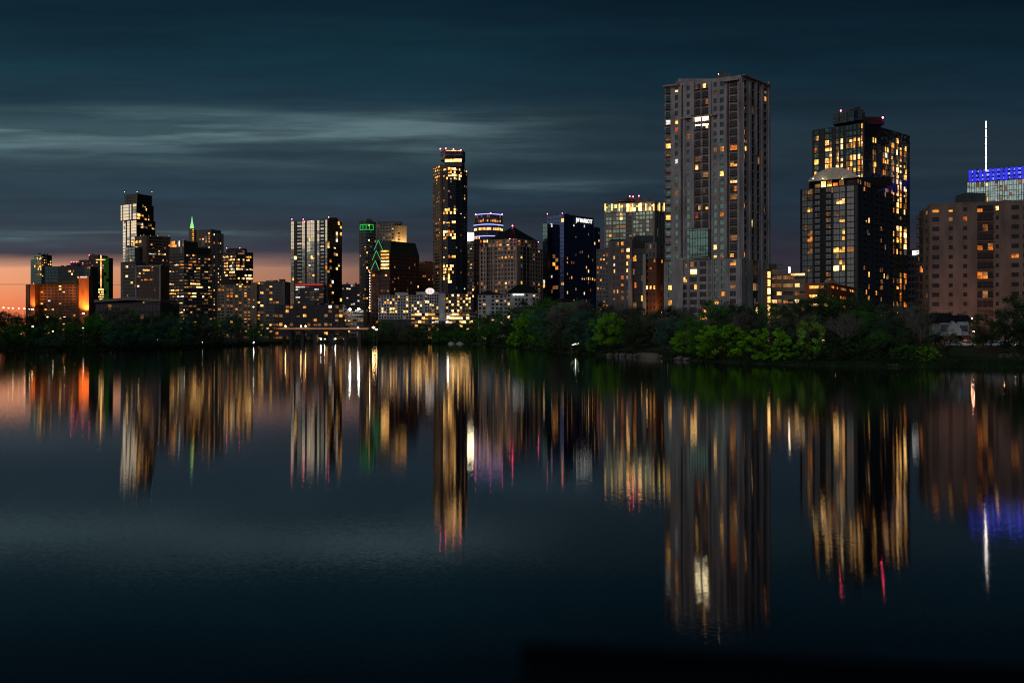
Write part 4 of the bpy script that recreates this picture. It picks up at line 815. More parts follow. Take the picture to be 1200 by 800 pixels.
# 18 far left group ----------------------------------------------------------------------------------------
b = Bld('teal_tower', 'narrow stepped teal glass tower, farthest left in the skyline', GRP, 47, 1500, dk='t', p=.08, ch='yd', zones=[(42, 300, 49, 326, .5, 'yyd'), (48, 303, 52, 328, .7, 'yw'), (50, 303, 60, 312, .4, 'wy')])
T = {'G': (1, .94, .9), 'W': (1, .6, .5)}
b.vol([(36, 1510), (40, 1500)], 304, [dict(cols='GG', fh=4, T=T, d=.15)], 'teal_wall', depth=20, name='left_wing')
b.vol([(40.1, 1500), (48.6, 1495)], 298.4, [dict(cols='GGG', fh=4, T=T, d=.15)], 'teal_wall', depth=20)
b.vol([(48.8, 1495), (55.5, 1500)], 300, [dict(cols='WWW', fh=4, T=T, d=.3)], 'dark_wall', depth=20, name='middle_wing', ref=1); b.vol([(55.7, 1500), (60.5, 1505)], 305, [dict(cols='WW', fh=4, T=T, d=.3)], 'dark_wall', depth=20, name='right_wing')
b.done()
b = Bld('teal_office', 'long low teal glass office behind the orange floodlit hotel', GRP, 78, 1300, dk='t', p=.04, ch='wd', pts=[(84, 319, 'w'), (86, 322, 'Y')])
b.vol([(53, 1300), (106, 1300)], 312, [dict(cols='GGGGWWWWWWWWGG', fh=4.2, T={'G': (1, .96, .8), 'W': (1, .95, .6, '=k')}, d=.2)], 'teal_wall', depth=25)
b.box(82.5, 91, 307.5, 312, 1310, 8, 'dark_wall', 'roof_box')
for x in (83.4, 86.4, 90): b.beacon(x, 307, 1308, .45)
b.done()
b = Bld('cross_lit_tower', 'tower with glowing white vertical line and green washed side, behind orange hotel', GRP, 110, 1350, dk='k', p=.1, ch='ywd', zones=[(121.6, 300, 127.6, 352, .95, 'GGG'), (112, 339, 121.6, 352, 1, 'Yw')])
T = {'W': (1, .7, .5), 'G': (1, .96, .95), 'O': (1, .97, .6)}
b.vol([(93, 1352), (104, 1350)], 304.5, [dict(cols='WWWW', fh=4, T=T, d=.3)], 'dark_wall', depth=20, name='left_wing')
b.vol([(104.2, 1350), (115, 1346)], 299, [dict(cols='WWWW', fh=4, T=T, d=.3)], 'dark_wall', depth=20)
b.vol([(115.2, 1346), (121.6, 1344)], 301.5, [dict(cols='O', fh=3.2, T=T, d=.2)], 'dark_wall', depth=20, name='lit_bay'); b.vol([(121.7, 1344), (127.4, 1352)], 301.5, [dict(cols='GG', fh=4, T=T, d=.15)], 'dark_wall', ref=0, depth=20, name='green_side')
mb = MB(); a, c2 = P(118.3, 340, 1340), P(118.3, 299, 1340); mb.bar(a, c2, .42); mb.bar(P(112.4, 304.2, 1339), P(123.4, 304.2, 1339), .35); mb.build('light_line', LT['Y'], b.root)
for x in (104.6, 97): b.beacon(x, 308 if x < 100 else 299, 1345, .45)
b.done()

b = Bld('floodlit_hotel', 'brick hotel with orange floodlit end walls, on the left bank', GRP, 68, 950, dk='k', p=.14, ch='yYy')
T = {'W': (1, .62, .45)}
b.vol([(36.5, 952), (92, 946)], 334, [dict(cols='SWWWWWWWWWWWWS', fh=2.75, T={'W': (1, .66, .42), 'S': (.5,)}, d=.4)], 'brick', depth=18)
# mono-pitch roof
a, c2 = G(41, 946), G(92, 944); mb = MB(); mb.prism([(a.x, a.y), (c2.x, c2.y), (c2.x, c2.y+18), (a.x, a.y+18)], ZZ(333.6, 946), [ZZ(333, 946), ZZ(327, 944), ZZ(327, 944), ZZ(333, 946)]); mb.build('roof', MATS['roof_dark'], b.root)
b.vol([(30.5, 950), (35.2, 946)], 333.4, [dict(cols='W', fh=2.75, T=T, d=.3)], 'brick', depth=14, name='end_wing')
b.vol([(35.4, 942), (41, 941.5)], 333, [None], 'orange_brick', depth=14, name='left_fin'); b.vol([(92.2, 940), (104, 938), (108.5, 946)], 323.5, [None, None], 'orange_brick', ref=1, name='right_fin')
for x, D_, y, e in ((38.2, 938.6, 362, 2600), (97.5, 934.5, 367, 9000), (55, 925, 371, 1500), (76, 925, 371, 1500)):
    mb = MB(); p = P(x, y, D_-1.5); mb.box((p.x, p.y, p.z-.5), 1.6, .8, .5); fo = mb.build('floodlight', MATS['lamp_warm'], b.root)
    ld = bpy.data.lights.new('floodlight_beam', 'SPOT'); ld.energy = e*11; ld.color = (1, .45, .10); ld.spot_size = R(110); ld.spot_blend = .8; ld.shadow_soft_size = .5
    lo = bpy.data.objects.new('floodlight_beam', ld); COL.objects.link(lo); lo.parent = b.root; lo.location = p+Vector((0, -1.2, 0))-b.root.location; lo.rotation_euler = (R(162), 0, 0)
cu = bpy.data.curves.new('txt', 'FONT'); cu.body = 'HYATT'; cu.extrude = .1; cu.align_x = 'CENTER'; cu.size = 2.0; cu.offset = .02
tmp = bpy.data.objects.new('txt', cu); COL.objects.link(tmp); bpy.context.view_layer.update(); me = bpy.data.meshes.new_from_object(tmp); bpy.data.objects.remove(tmp); me.materials.clear(); me.materials.append(MATS['sign_white'])
o = bpy.data.objects.new('sign', me); COL.objects.link(o); o.parent = b.root; o.location = P(98.2, 325.5, 937.6)-b.root.location; o.rotation_euler = (R(90), 0, 0); o['label'] = 'white illuminated letters'
b.done()
b = Bld('event_hall', 'low wide hall with pale flat roof, right of the orange floodlit hotel', GRP, 145, 880, dk='k', p=.04, ch='d')
b.vol([(112, 885), (188, 880)], 355, [dict(cols='W'*16, fh=9, T={'W': (1, .9, .6)}, d=.3)], 'dark_wall', depth=40)
mb = MB(); a, m1, c2 = P(110, 351.5, 882), P(150, 348.5, 880), P(188, 350.5, 878); bk_ = Vector((0, 44, 0)); dn = Vector((0, 0, -2.2))
for p0, p1 in ((a, m1), (m1, c2)):
    v = [p0, p1, p1+bk_, p0+bk_]; k = len(mb.v); mb.v += [tuple(q+dn) for q in v]+[tuple(q) for q in v]
    mb.f += [(k, k+1, k+5, k+4), (k+1, k+2, k+6, k+5), (k+2, k+3, k+7, k+6), (k+3, k, k+4, k+7), (k+4, k+5, k+6, k+7), (k+3, k+2, k+1, k)]; mb.m += [0]*6
mb.build('roof', MATS['concrete'], b.root); b.done()

# 19 low white hotel and pyramid-roofed hotel ----------------------------------------------------------------
b = Bld('white_hotel', 'long low white hotel with square windows and oval sign, below the slender condo', GRP, 500, 960, dk='k', p=.14, ch='yYw',
        zones=[(448, 352, 465, 366, .5, 'yYw'), (476, 356, 490, 366, .6, 'Yy'), (499, 351, 515, 360, .5, 'wYy'), (523, 345, 553, 351, .4, 'yY'), (523, 351, 553, 366, .4, 'ywY'), (523, 366, 556, 378, .85, 'Yywd'), (482, 366, 514, 378, .7, 'Yywo')])
T = {'W': (1, .66, .68), 'O': (1, .92, .6)}
b.vol([(443.5, 966), (495, 960)], 346, [dict(cols='WW'+'W'*14, fh=3.05, T=T, d=.4)], 'white_wall', depth=16, ybot=374)
b.vol([(495.2, 958), (514, 958)], 344.6, [dict(cols='S'+'W'*6, fh=3.05, T=T, d=.4)], 'white_wall', depth=16, name='centre_wing', ybot=366)
b.vol([(514.2, 956), (522, 956)], 344, [None], 'white_wall', depth=16, name='stair_tower', ybot=376); b.vol([(522.2, 960), (552, 960)], 344.4, [dict(cols='W'*9, fh=3.05, T=T, d=.4)], 'concrete', depth=16, name='right_wing', ybot=366)
b.vol([(482, 955), (514, 955)], 366.2, [dict(cols='O'*8, fh=3.5, T=T, d=.4)], 'concrete', depth=10, name='podium', z0=4); b.vol([(522.2, 955), (558, 955)], 366.2, [dict(cols='O'*9, fh=3.5, T=T, d=.4)], 'concrete', depth=10, name='podium', z0=4)
b.vol([(443.5, 966), (482, 961)], 374, [None], 'dark_wall', depth=16, name='base_wall', z0=4)
b.box(463, 478, 342.6, 346, 966, 8, 'white_wall', 'roof_box'); b.box(488, 514, 342, 345, 966, 8, 'white_wall', 'roof_box')
mb = MB(); p = P(503.8, 341, 957); 
pts = [(p.x+4.3*math.cos(t_), p.z+3.0*math.sin(t_)) for t_ in [2*math.pi*k/20 for k in range(20)]]
k0 = len(mb.v); mb.v += [(x, p.y, z) for x, z in pts]+[(x, p.y+.5, z) for x, z in pts]; mb.f += [tuple(range(20)), tuple(reversed(range(20, 40)))]+[(i, i+20, (i+1) % 20+20, (i+1) % 20) for i in range(20)]; mb.m += [0]*22
o = mb.build('sign', glow_mat('sign_oval', (1, .85, .8), 1.0), b.root); o['label'] = 'oval pink white rooftop sign'
mb = MB()
for dx in (-1.2, 1.2):
    for dz in (-.9, .7): mb.box((p.x+dx, p.y-.12, p.z+dz-.3), 1.1, .12, .5)
mb.build('sign_mark', glow_mat('sign_mark_red', (.6, .1, .08), .6), b.root)
b.done()
for nm, lb, x0, x1, yt, ya, D_, cols, seed in (('pyramid_roof_hotel', 'low white wing with dark hipped roof, right of the long white hotel', 560, 600, 345.6, 339, 850, 'WWSWWWWW', 1),
                                               ('pyramid_roof_block', 'white block with dark hipped roof and glowing white sign strip, under the stone tower', 594, 632, 343.5, 333, 740, 'WSWWWWSWW', 2),
                                               ('hipped_roof_wing', 'dim stone wing with dark hipped roof, below the navy hotel', 646, 676, 354, 349, 640, 'SSSSS', 3)):
    b = Bld(nm, lb, GRP, (x0+x1)/2, D_, dk='k', p=.16, ch='yYw')
    b.vol([(x0, D_), (x1, D_)], yt, [dict(cols=cols, fh=3.1, T={'W': (1, .6, .55)}, d=.35)], 'white_wall' if seed < 3 else 'beige_dark', depth=18)
    fx = b.foot; cx_ = sum(p[0] for p in fx)/4; cy_ = sum(p[1] for p in fx)/4; zt = b.zt; zr = ZZ(ya, D_)
    e4 = [(cx_+(p[0]-cx_)*1.08, cy_+(p[1]-cy_)*1.08, zt+.04) for p in fx]; r1, r2 = (cx_-(fx[1][0]-fx[0][0])*.18, cy_, zr), (cx_+(fx[1][0]-fx[0][0])*.18, cy_, zr)
    mb = MB(); mb.poly([e4[0], e4[1], r2, r1]); mb.poly([e4[1], e4[2], r2]); mb.poly([e4[2], e4[3], r1, r2]); mb.poly([e4[3], e4[0], r1]); mb.poly(list(reversed(e4))); mb.build('roof', MATS['roof_dark'], b.root)
    if seed == 2: slab(b, 601, 614, 344.4, 346.2, ((x0, D_), (x1, D_)), .5, .4, 'sign_white', 'sign')
    b.done()

# 20 street level blocks behind the bridge ---------------------------------------------------------------------
b = Bld('retail_block', 'street level block with glowing yellow bays, behind the bridge below the striped tower', GRP, 362, 1045, dk='k', p=.42, ch='yoddd')
b.vol([(322, 962), (402, 958)], 357, [dict(cols='WWSWWSWSWWSWWSWWSWW', fh=4.2, T={'W': (1, .8, .62), 'S': (.6,)}, d=.5)], 'dark_wall', depth=15)
slab(b, 344, 368, 354.5, 357, ((322, 962), (402, 958)), -10, 6, 'teal_wall', 'awning'); b.done()
b = Bld('deck_garage', 'open concrete parking deck with blazing white lamps, right of the glowing yellow block', GRP, 412, 1040, dk='k', p=.6, ch='wdD')
b.vol([(403, 966), (426, 964)], 365, [dict(cols='OOO', fh=3.4, T={'O': (1, .95, .5)}, d=.6)], 'concrete', depth=15)
for x, y in ((399, 362), (410, 362.4), (420.4, 362)):
    mb = MB(); p = P(x, y, 961); mb.bar((p.x, p.y, 5), p, .15); mb.build('lamp_pole', MATS['metal'], b.root); mb = MB(); mb.ball(p, 1.1, 8, 6); mb.build('lamp_head', MATS['lamp_white'], b.root)
b.done()

# ------------------------------------------------------------------ bridge
Db = 880
br = empty('road_bridge', G(372, Db, 0), 'low dark road bridge with a lit deck edge, crossing below the striped tower', 'bridge')
zd = ZZ(384.6, Db); a, c2 = G(322, Db), G(432, Db)
mb = MB(); mb.prism([(a.x, a.y), (c2.x, c2.y), (c2.x, c2.y+14), (a.x, a.y+14)], zd-2.2, zd); mb.build('deck', MATS['bridge_grey'], br)
mb = MB(); mb.box(((a.x+c2.x)/2, a.y-.2, zd+.02), c2.x-a.x, .3, .9); mb.build('parapet', MATS['tan'], br)
mb = MB(); mb.box(((a.x+c2.x)/2, a.y-.45, zd-.4), c2.x-a.x-2, .15, .35); mb.build('light_strip', glow_mat('deck_light', (1, .38, .16), .9), br)
for x in (340, 354, 368.5, 386.5, 404, 421):
    mb = MB(); p = G(x, Db+1); mb.box((p.x, p.y+6, -1.5), 2.6, 10, zd-2.25+1.5); mb.build('pier', MATS['bridge_grey'], br)
for x in (334.6, 352.6, 358): 
    mb = MB(); p = P(x, 382, Db-1); mb.bar((p.x, p.y, zd), p, .12); mb.build('lamp_pole', MATS['metal'], br); mb = MB(); mb.ball(p, .6, 8, 6); mb.build('lamp_head', MATS['lamp_warm'], br)

# ------------------------------------------------------------------ lamps
def lamp(x, y, D, m_, r, label, group='lamps along the shore', parent=None):
    z = max(0, gz_(x, D)); p = P(x, y, D); p.z = max(p.z, z+.9)
    root = empty('street_lamp', (p.x, p.y, z), label, 'street lamp', group)
    mb = MB(); mb.bar((p.x, p.y+.3, z-.2), (p.x, p.y+.3, p.z+.25), .09, .06, 6); mb.bar((p.x, p.y+.3, p.z+.2), (p.x, p.y-.1, p.z+.2), .05, .05, 5); mb.build('pole', MATS['metal'], root)
    mb = MB(); mb.ball(p, r, 8, 6, sz=.7); mb.build('lamp_head', MATS[m_], root, True); return root
for x, y, D, m_, r, lb in ((38.2, 382.5, 478, 'lamp_warm', .42, 'bright orange lamp among the left bank trees, brightest on that bank'), (24.6, 391.5, 476, 'lamp_soft', .2, 'faint white lamp left of the bright orange lamp'),
    (62, 388, 480, 'lamp_soft', .3, 'small white lamp second right of the bright orange lamp'), (97.4, 384, 482, 'lamp_white', .16, 'small white lamp under the orange floodlit wall'),
    (118.4, 412-6, 486, 'lamp_white', .22, 'low white lamp at the waterline below the cross lit tower'), (184.4, 398, 520, 'lamp_soft', .16, 'tiny waterside lamp below the framed office'), (237, 401, 560, 'lamp_soft', .14, 'tiny waterside lamp below the spired condo'),
    (297.2, 404-3, 640, 'lamp_white', .3, 'white waterside lamp below the pillared flats'), (148, 392, 530, 'lamp_soft', .25, 'dim lamp in the trees below the low wide hall'),
    (376, 397, 896, 'lamp_white', .5, 'first of the row of low white lamps under the bridge'), (380.4, 397, 896, 'lamp_white', .45, 'second of the row of low white lamps under the bridge'),
    (386.4, 397, 896, 'lamp_warm', .5, 'orange lamp at the pier under the bridge'), (393, 397, 896, 'lamp_white', .5, 'fourth of the row of low white lamps under the bridge'), (403, 397, 896, 'lamp_white', .5, 'last low white lamp under the bridge'),
    (419.4, 384, 873, 'lamp_white', .5, 'white lamp at the right end of the bridge'), (437.6, 383.6, 868, 'lamp_warm', 1.2, 'glowing orange lamp in trees right of the bridge'), (441, 386, 873, 'lamp_warm', .9, 'lower orange lamp in trees right of the bridge'),
    (525, 371, 940, 'lamp_white', 1.0, 'blazing white lamp on the white hotel podium'), (512, 386, 915, 'lamp_soft', .3, 'small lamp in the trees below the white hotel'),
    (1192.6, 376.5, 250, 'lamp_soft', .12, 'small white lamp by the dark tree at the right edge'), (1141, 388, 285, 'lamp_soft', .35, 'orange lamp beside the white house'), (1178, 392, 285, 'lamp_warm', .22, 'orange lamp glowing below the salmon block'),
    (4, 360.5, 620, 'lamp_soft', .5, 'leftmost lamp of the row above the left bank trees'), (10, 360.8, 620, 'lamp_soft', .4, 'second lamp of the row above the left bank trees'), (15, 361, 620, 'lamp_soft', .45, 'third lamp of the row above the left bank trees'),
    (22, 361.4, 620, 'lamp_soft', .35, 'fourth lamp of the row above the left bank trees'), (28.5, 361.6, 620, 'lamp_soft', .5, 'fifth lamp of the row above the left bank trees'), (34.5, 362, 620, 'lamp_soft', .4, 'last lamp of the row above the left bank trees'),
    (216, 363, 700, 'lamp_soft', .4, 'lamp peeking over trees below the ribbon window office'), (297, 359.6, 700, 'lamp_soft', .55, 'tall lamp in front of the pillared flats')):
    lamp(x, y, D, m_, r, lb)
# warm street light at the foot of the salmon block and brick apartments (lamps on posts)
def real_lamp(x, y, D, e, col, label):
    r_ = lamp(x, y, D, 'lamp_soft', .2, label, 'lamps at the feet of the buildings')
    ld = bpy.data.lights.new('bulb', 'POINT'); ld.energy = e; ld.color = col; ld.shadow_soft_size = .5; lo = bpy.data.objects.new('bulb', ld); COL.objects.link(lo); lo.parent = r_; p = P(x, y, D); lo.location = p-r_.location+Vector((0, -.6, .3))
real_lamp(1112, 371, 318, 1000, (1, .34, .2), 'street lamp at foot of the salmon block behind the white house'); real_lamp(1139, 373, 316, 1200, (1, .34, .2), 'street lamp at foot of the salmon block right of the house'); real_lamp(1176, 373, 308, 1200, (1, .4, .18), 'street lamp at foot of the salmon block, rightmost')
real_lamp(775, 366, 588, 3500, (1, .45, .10), 'street lamp washing the brick apartments orange'); real_lamp(1052, 366, 560, 5000, (1, .5, .15), 'street lamp at foot of the glass tower with lit columns')

# ------------------------------------------------------------------ trees
def mesh_np(name, V, Fq, mats):
    me = bpy.data.meshes.new(name); nv, nf = len(V), len(Fq); k = Fq.shape[1]
    me.vertices.add(nv); me.vertices.foreach_set('co', V.astype(np.float32).ravel()); me.loops.add(nf*k); me.loops.foreach_set('vertex_index', Fq.astype(np.int32).ravel())
    me.polygons.add(nf); me.polygons.foreach_set('loop_start', np.arange(0, nf*k, k, dtype=np.int32)); me.update(calc_edges=True)
    for m_ in mats: me.materials.append(m_)
    return me
def leaf_mat(name, col, v=.5):
    m, t, b = mat_nodes(name); g = t.nodes.new('ShaderNodeNewGeometry'); n = t.nodes.new('ShaderNodeTexNoise'); n.inputs['Scale'].default_value = .35; n.inputs['Detail'].default_value = 3
    t.links.new(g.outputs['Position'], n.inputs['Vector']); r = t.nodes.new('ShaderNodeValToRGB'); r.color_ramp.elements[0].position = .32; r.color_ramp.elements[1].position = .68
    r.color_ramp.elements[0].color = (*[x*(1-v) for x in col], 1); r.color_ramp.elements[1].color = (*[x*(1+v) for x in col], 1)
    t.links.new(n.outputs['Fac'], r.inputs[0]); t.links.new(r.outputs[0], b.inputs['Base Color']); b.inputs['Roughness'].default_value = .7; b.inputs['Specular IOR Level'].default_value = .2
    b.inputs['Subsurface Weight'].default_value = 0; return m
LEAF = {'dark': leaf_mat('leaf_dark', (.040, .085, .032)), 'mid': leaf_mat('leaf_mid', (.060, .20, .026)), 'bright': leaf_mat('leaf_bright', (.17, .46, .014)), 'lime': leaf_mat('leaf_lime', (.28, .55, .06)), 'grey': leaf_mat('leaf_grey', (.11, .12, .085)), 'blue': leaf_mat('leaf_blue', (.05, .16, .105))}
rs = np.random.RandomState(11)
def leafy(seed, rx=.38, rz=.40, cz=.58, nclump=34, per=170, leaf=.018, low=.0):
    """unit-height tree: returns (trunk mesh builder, leaf mesh)"""
    r = np.random.RandomState(seed); cl_ = []
    while len(cl_) < nclump:
        p = r.normal(size=3); p /= np.linalg.norm(p); p *= r.uniform(.45, 1.0)**.6
        q = np.array([p[0]*rx, p[1]*rx, cz+p[2]*rz]);
        q[0] *= 1+.25*math.sin(3*math.atan2(p[1], p[0])+seed); 
        if q[2] < .12+low: continue
        cl_.append(q)
    cl_ = np.array(cl_); V = []; 
    for q in cl_:
        rad = r.uniform(.04, .10); pts = r.normal(size=(per, 3)); pts /= np.linalg.norm(pts, axis=1)[:, None]; pts *= (r.uniform(.25, 1.15, per)**.6)[:, None]*rad*np.array([1.15, 1.15, .8])
        V.append(q+pts)
    Cn = np.vstack(V); n_ = len(Cn); sc_ = .985/np.percentile(Cn[:, 2], 99.7); Cn[:, 2] = np.maximum(.02, Cn[:, 2]*sc_); cl_[:, 2] *= sc_; a = r.normal(size=(n_, 3)); a /= np.linalg.norm(a, axis=1)[:, None]; b_ = np.cross(a, r.normal(size=(n_, 3))); b_ /= np.linalg.norm(b_, axis=1)[:, None]
    sz = (leaf*r.uniform(.5, 1.3, n_))[:, None]; VV = np.stack([Cn-a*sz, Cn-b_*sz*.6, Cn+a*sz, Cn+b_*sz*.6], 1).reshape(-1, 3)
    me = mesh_np('crown', VV, np.arange(n_*4).reshape(-1, 4), [LEAF['dark']])
    mb = MB(); hf_ = cz-rz*.55; mb.bar((0, 0, -.02), (.01, 0, hf_), .024, .017, 7)
    for q in cl_[::2]: mid = Vector((q[0]*.45, q[1]*.45, hf_+(q[2]-hf_)*.45)); mb.bar((.01, 0, hf_*.95), mid, .010, .007, 5); mb.bar(mid, q, .006, .002, 4)
    return mb.mesh('trunk', MATS['bark']), me
def bare(seed, fine=6, spread=.55):
    r = random.Random(seed); mt = MB(); mc = MB()
    def grow(p, d, ln, rad, lv):
        e = p+d*ln; (mt if lv < 2 else mc).bar(p, e, rad, rad*.7, 5 if lv < 2 else 3)
        if lv >= fine: return
        for k in range(4 if lv < 2 else 3):
            nd = (d+Vector((r.uniform(-1, 1), r.uniform(-1, 1), r.uniform(-.35, .6)))*spread*1.15).normalized(); grow(e if k else p.lerp(e, .7), nd, ln*r.uniform(.62, .86), rad*.66, lv+1)
    grow(Vector((0, 0, -.02)), Vector((0, 0, 1)), .24, .020, 0)
    zz = max(v[2] for v in mc.v)
    for q in (mt, mc): q.v = [(v[0]/zz, v[1]/zz, v[2]/zz if v[2] > 0 else v[2]) for v in q.v]
    return mt.mesh('trunk', MATS['bark']), mc.mesh('crown', MATS['bark_pale'])
KIND = {'round': [leafy(21, .42, .44, .52, 90, 120, .013), leafy(22, .46, .42, .52, 100, 115, .013), leafy(23, .40, .46, .52, 86, 120, .013), leafy(24, .48, .42, .53, 100, 110, .013)], 'tall': [leafy(31, .27, .48, .50, 74, 100, .012), leafy(32, .30, .47, .51, 76, 100, .012)],
        'bush': [leafy(41, .68, .52, .44, 80, 130, .021, -.12), leafy(42, .78, .50, .43, 90, 120, .022, -.12), leafy(43, .62, .54, .44, 76, 130, .021, -.12)],
        'loose': [leafy(51, .38, .46, .53, 60, 80, .012), leafy(52, .42, .44, .54, 64, 80, .012)], 'bare': [bare(61, 6, .5), bare(62, 6, .6), bare(65, 6, .5)]}
TREES = []
def place(x, ytop, doff, kind, tone): TREES.append((x, ytop, doff, kind, tone))
r = random.Random(5)
def top(x, tab):
    for (a, ya), (b_, yb) in zip(tab, tab[1:]):
        if a <= x <= b_: return ya+(yb-ya)*(x-a)/(b_-a)
    return tab[-1][1]
LT_ = [(-40, 361), (0, 361), (40, 365), (90, 366), (130, 361), (175, 363), (195, 360), (225, 366), (270, 369), (300, 371), (322, 379), (338, 390)]
for x in range(-30, 330, 13): place(x+r.uniform(-3, 3), top(x, LT_)+r.uniform(-2, 4), r.uniform(40, 75), r.choice(['round', 'round', 'loose', 'tall']), r.choice(['dark', 'dark', 'mid', 'blue', 'grey']))
for x in range(-25, 335, 17): place(x+r.uniform(-4, 4), top(x, LT_)+r.uniform(9, 18), r.uniform(12, 28), r.choice(['round', 'round', 'loose', 'bush']), r.choice(['dark', 'blue', 'mid', 'dark', 'grey']))
for x in range(-20, 335, 20): place(x+r.uniform(-5, 5), top(x, LT_)+r.uniform(24, 31), r.uniform(3, 8), 'bush', r.choice(['dark', 'mid', 'dark', 'blue']))
MT_ = [(420, 380), (440, 374), (470, 376), (500, 379), (540, 377), (562, 374)]
for x in range(424, 566, 9): place(x+r.uniform(-3, 3), top(x, MT_)+r.uniform(-2, 3), r.uniform(15, 50), r.choice(['round', 'loose', 'round', 'bare']), r.choice(['dark', 'mid', 'grey', 'dark']))
for x in range(428, 570, 12): place(x+r.uniform(-3, 3), top(x, MT_)+r.uniform(8, 14), r.uniform(3, 10), 'bush', r.choice(['mid', 'dark', 'mid', 'bright' if x in (452, 512) else 'dark', 'grey']))
RT_ = [(562, 374), (580, 362), (600, 355), (630, 349), (690, 346), (715, 360), (760, 359), (800, 356), (830, 352), (870, 352), (900, 354), (960, 351), (1000, 350), (1050, 358), (1080, 356), (1098, 364)]
for x in range(568, 1100, 15): place(x+r.uniform(-4, 4), top(x, RT_)+r.uniform(-3, 5), r.uniform(42, 85), r.choice(['round', 'round', 'round', 'loose', 'round', 'bare']), r.choice(['dark', 'mid', 'mid', 'grey', 'dark']))
for x in range(576, 1095, 21): place(x+r.uniform(-5, 5), top(x, RT_)+r.uniform(10, 22), r.uniform(14, 32), r.choice(['round', 'round', 'tall', 'loose']), r.choice(['dark', 'mid', 'dark', 'blue', 'grey']))
for x in range(570, 1095, 19):
    if 716 < x < 782: continue
    place(x+r.uniform(-5, 5), shore(x) and (YH+HC*F/shore(x))-r.uniform(18, 36), r.uniform(3, 8), 'bush', r.choice(['dark', 'mid', 'mid', 'bright', 'mid']))
for x in range(338, 424, 9): place(x, 392+r.uniform(-3, 3), r.uniform(3, 9), 'bush', 'dark')
# trees that stand out
for x, yt, do, k, tn in ((622, 362, 6, 'round', 'bright'), (612, 386, 4, 'bush', 'bright'), (680, 398, 3, 'bush', 'mid'), (740, 378, 8, 'round', 'dark'), (572, 392, 4, 'bush', 'mid'), (830, 396, 3, 'bush', 'bright'), (918, 395, 3, 'bush', 'bright'), (1030, 385, 8, 'loose', 'mid'),  (598, 396, 4, 'bush', 'bright'), (655, 355, 22, 'bare', 'grey'), (642, 398, 5, 'bush', 'mid'), (697, 372, 8, 'tall', 'blue'), (713, 366, 10, 'round', 'bright'),
                         (778, 368, 12, 'bare', 'grey'), (800, 388, 5, 'round', 'bright'), (818, 372, 6, 'tall', 'mid'), (848, 379, 3, 'bush', 'bright'), (872, 362, 15, 'bare', 'grey'), (902, 384, 4, 'bush', 'bright'), (950, 370, 5, 'loose', 'lime'),
                         (990, 362, 7, 'bare', 'grey'), (1012, 357, 14, 'loose', 'mid'), (1040, 364, 12, 'loose', 'dark'), (1078, 362, 9, 'bare', 'grey'), (845, 352, 70, 'bare', 'grey'), (722, 350, 75, 'bare', 'grey'), (1152, 367, 38, 'round', 'dark'), (1196, 343, 24, 'round', 'dark'), (1178, 356, 55, 'bare', 'grey'),
                         (1215, 350, 20, 'round', 'dark'), (1125, 372, 70, 'loose', 'grey'), (1108, 384, 10, 'loose', 'dark'), (962, 346, 60, 'round', 'dark'), (1005, 338, 95, 'tall', 'dark'), (968, 332, 120, 'tall', 'dark')):
    place(x, yt, do, k, tn)
TREES = [q for q in TREES if q[0] < 1290]
LMS = [(-60, 30, 'left of the orange hotel'), (30, 112, 'below the floodlit hotel'), (112, 195, 'below the low wide hall'), (195, 262, 'below the ribbon office'), (262, 334, 'below the pillared flats'), (334, 422, 'under the bridge'), (422, 440, 'at the right bridge end'),
       (440, 500, 'below the white hotel'), (500, 562, 'under the white hotel podium'), (562, 640, 'below the stone tower'), (640, 706, 'below the navy hotel'), (706, 780, 'below the brick apartments'), (780, 835, 'below the beige tower'), (835, 902, 'below the beige tower right side'),
       (902, 950, 'below the parking garages'), (950, 1006, 'below the domed tower'), (1006, 1066, 'below the tall glass tower'), (1066, 1110, 'at left foot of the salmon block'), (1110, 1400, 'on the lawn at the right')]
NAMES = {'round': ('round_tree', 'round crowned tree'), 'tall': ('tall_tree', 'tall narrow tree'), 'bush': ('shore_bush', 'bush'), 'loose': ('loose_tree', 'thin leaved tree'), 'bare': ('bare_tree', 'leafless tree')}
TONE = {'dark': 'dark green', 'mid': 'mid green', 'bright': 'vivid green', 'lime': 'bright lime green', 'grey': 'grey green', 'blue': 'bluish green'}
base = {}
for k, (x, yt, do, kd, tn) in enumerate(sorted(TREES)):
    lm = next(l for a, b_, l in LMS+[(-999, 9999, 'on the shore')] if a <= x < b_); row = 'at the waterline' if do < 10 else ('midway up the bank' if do < 36 else 'high on the bank')
    base.setdefault(f"{'grey' if kd == 'bare' else TONE[tn]} {NAMES[kd][1]} {row} {lm}", []).append((x, yt, do, kd, tn))
ORD = ['leftmost', 'second', 'third', 'fourth', 'fifth', 'sixth', 'seventh', 'eighth', 'ninth', 'tenth']
_ORD = ['leftmost', 'second', 'third', 'fourth', 'fifth', 'sixth']
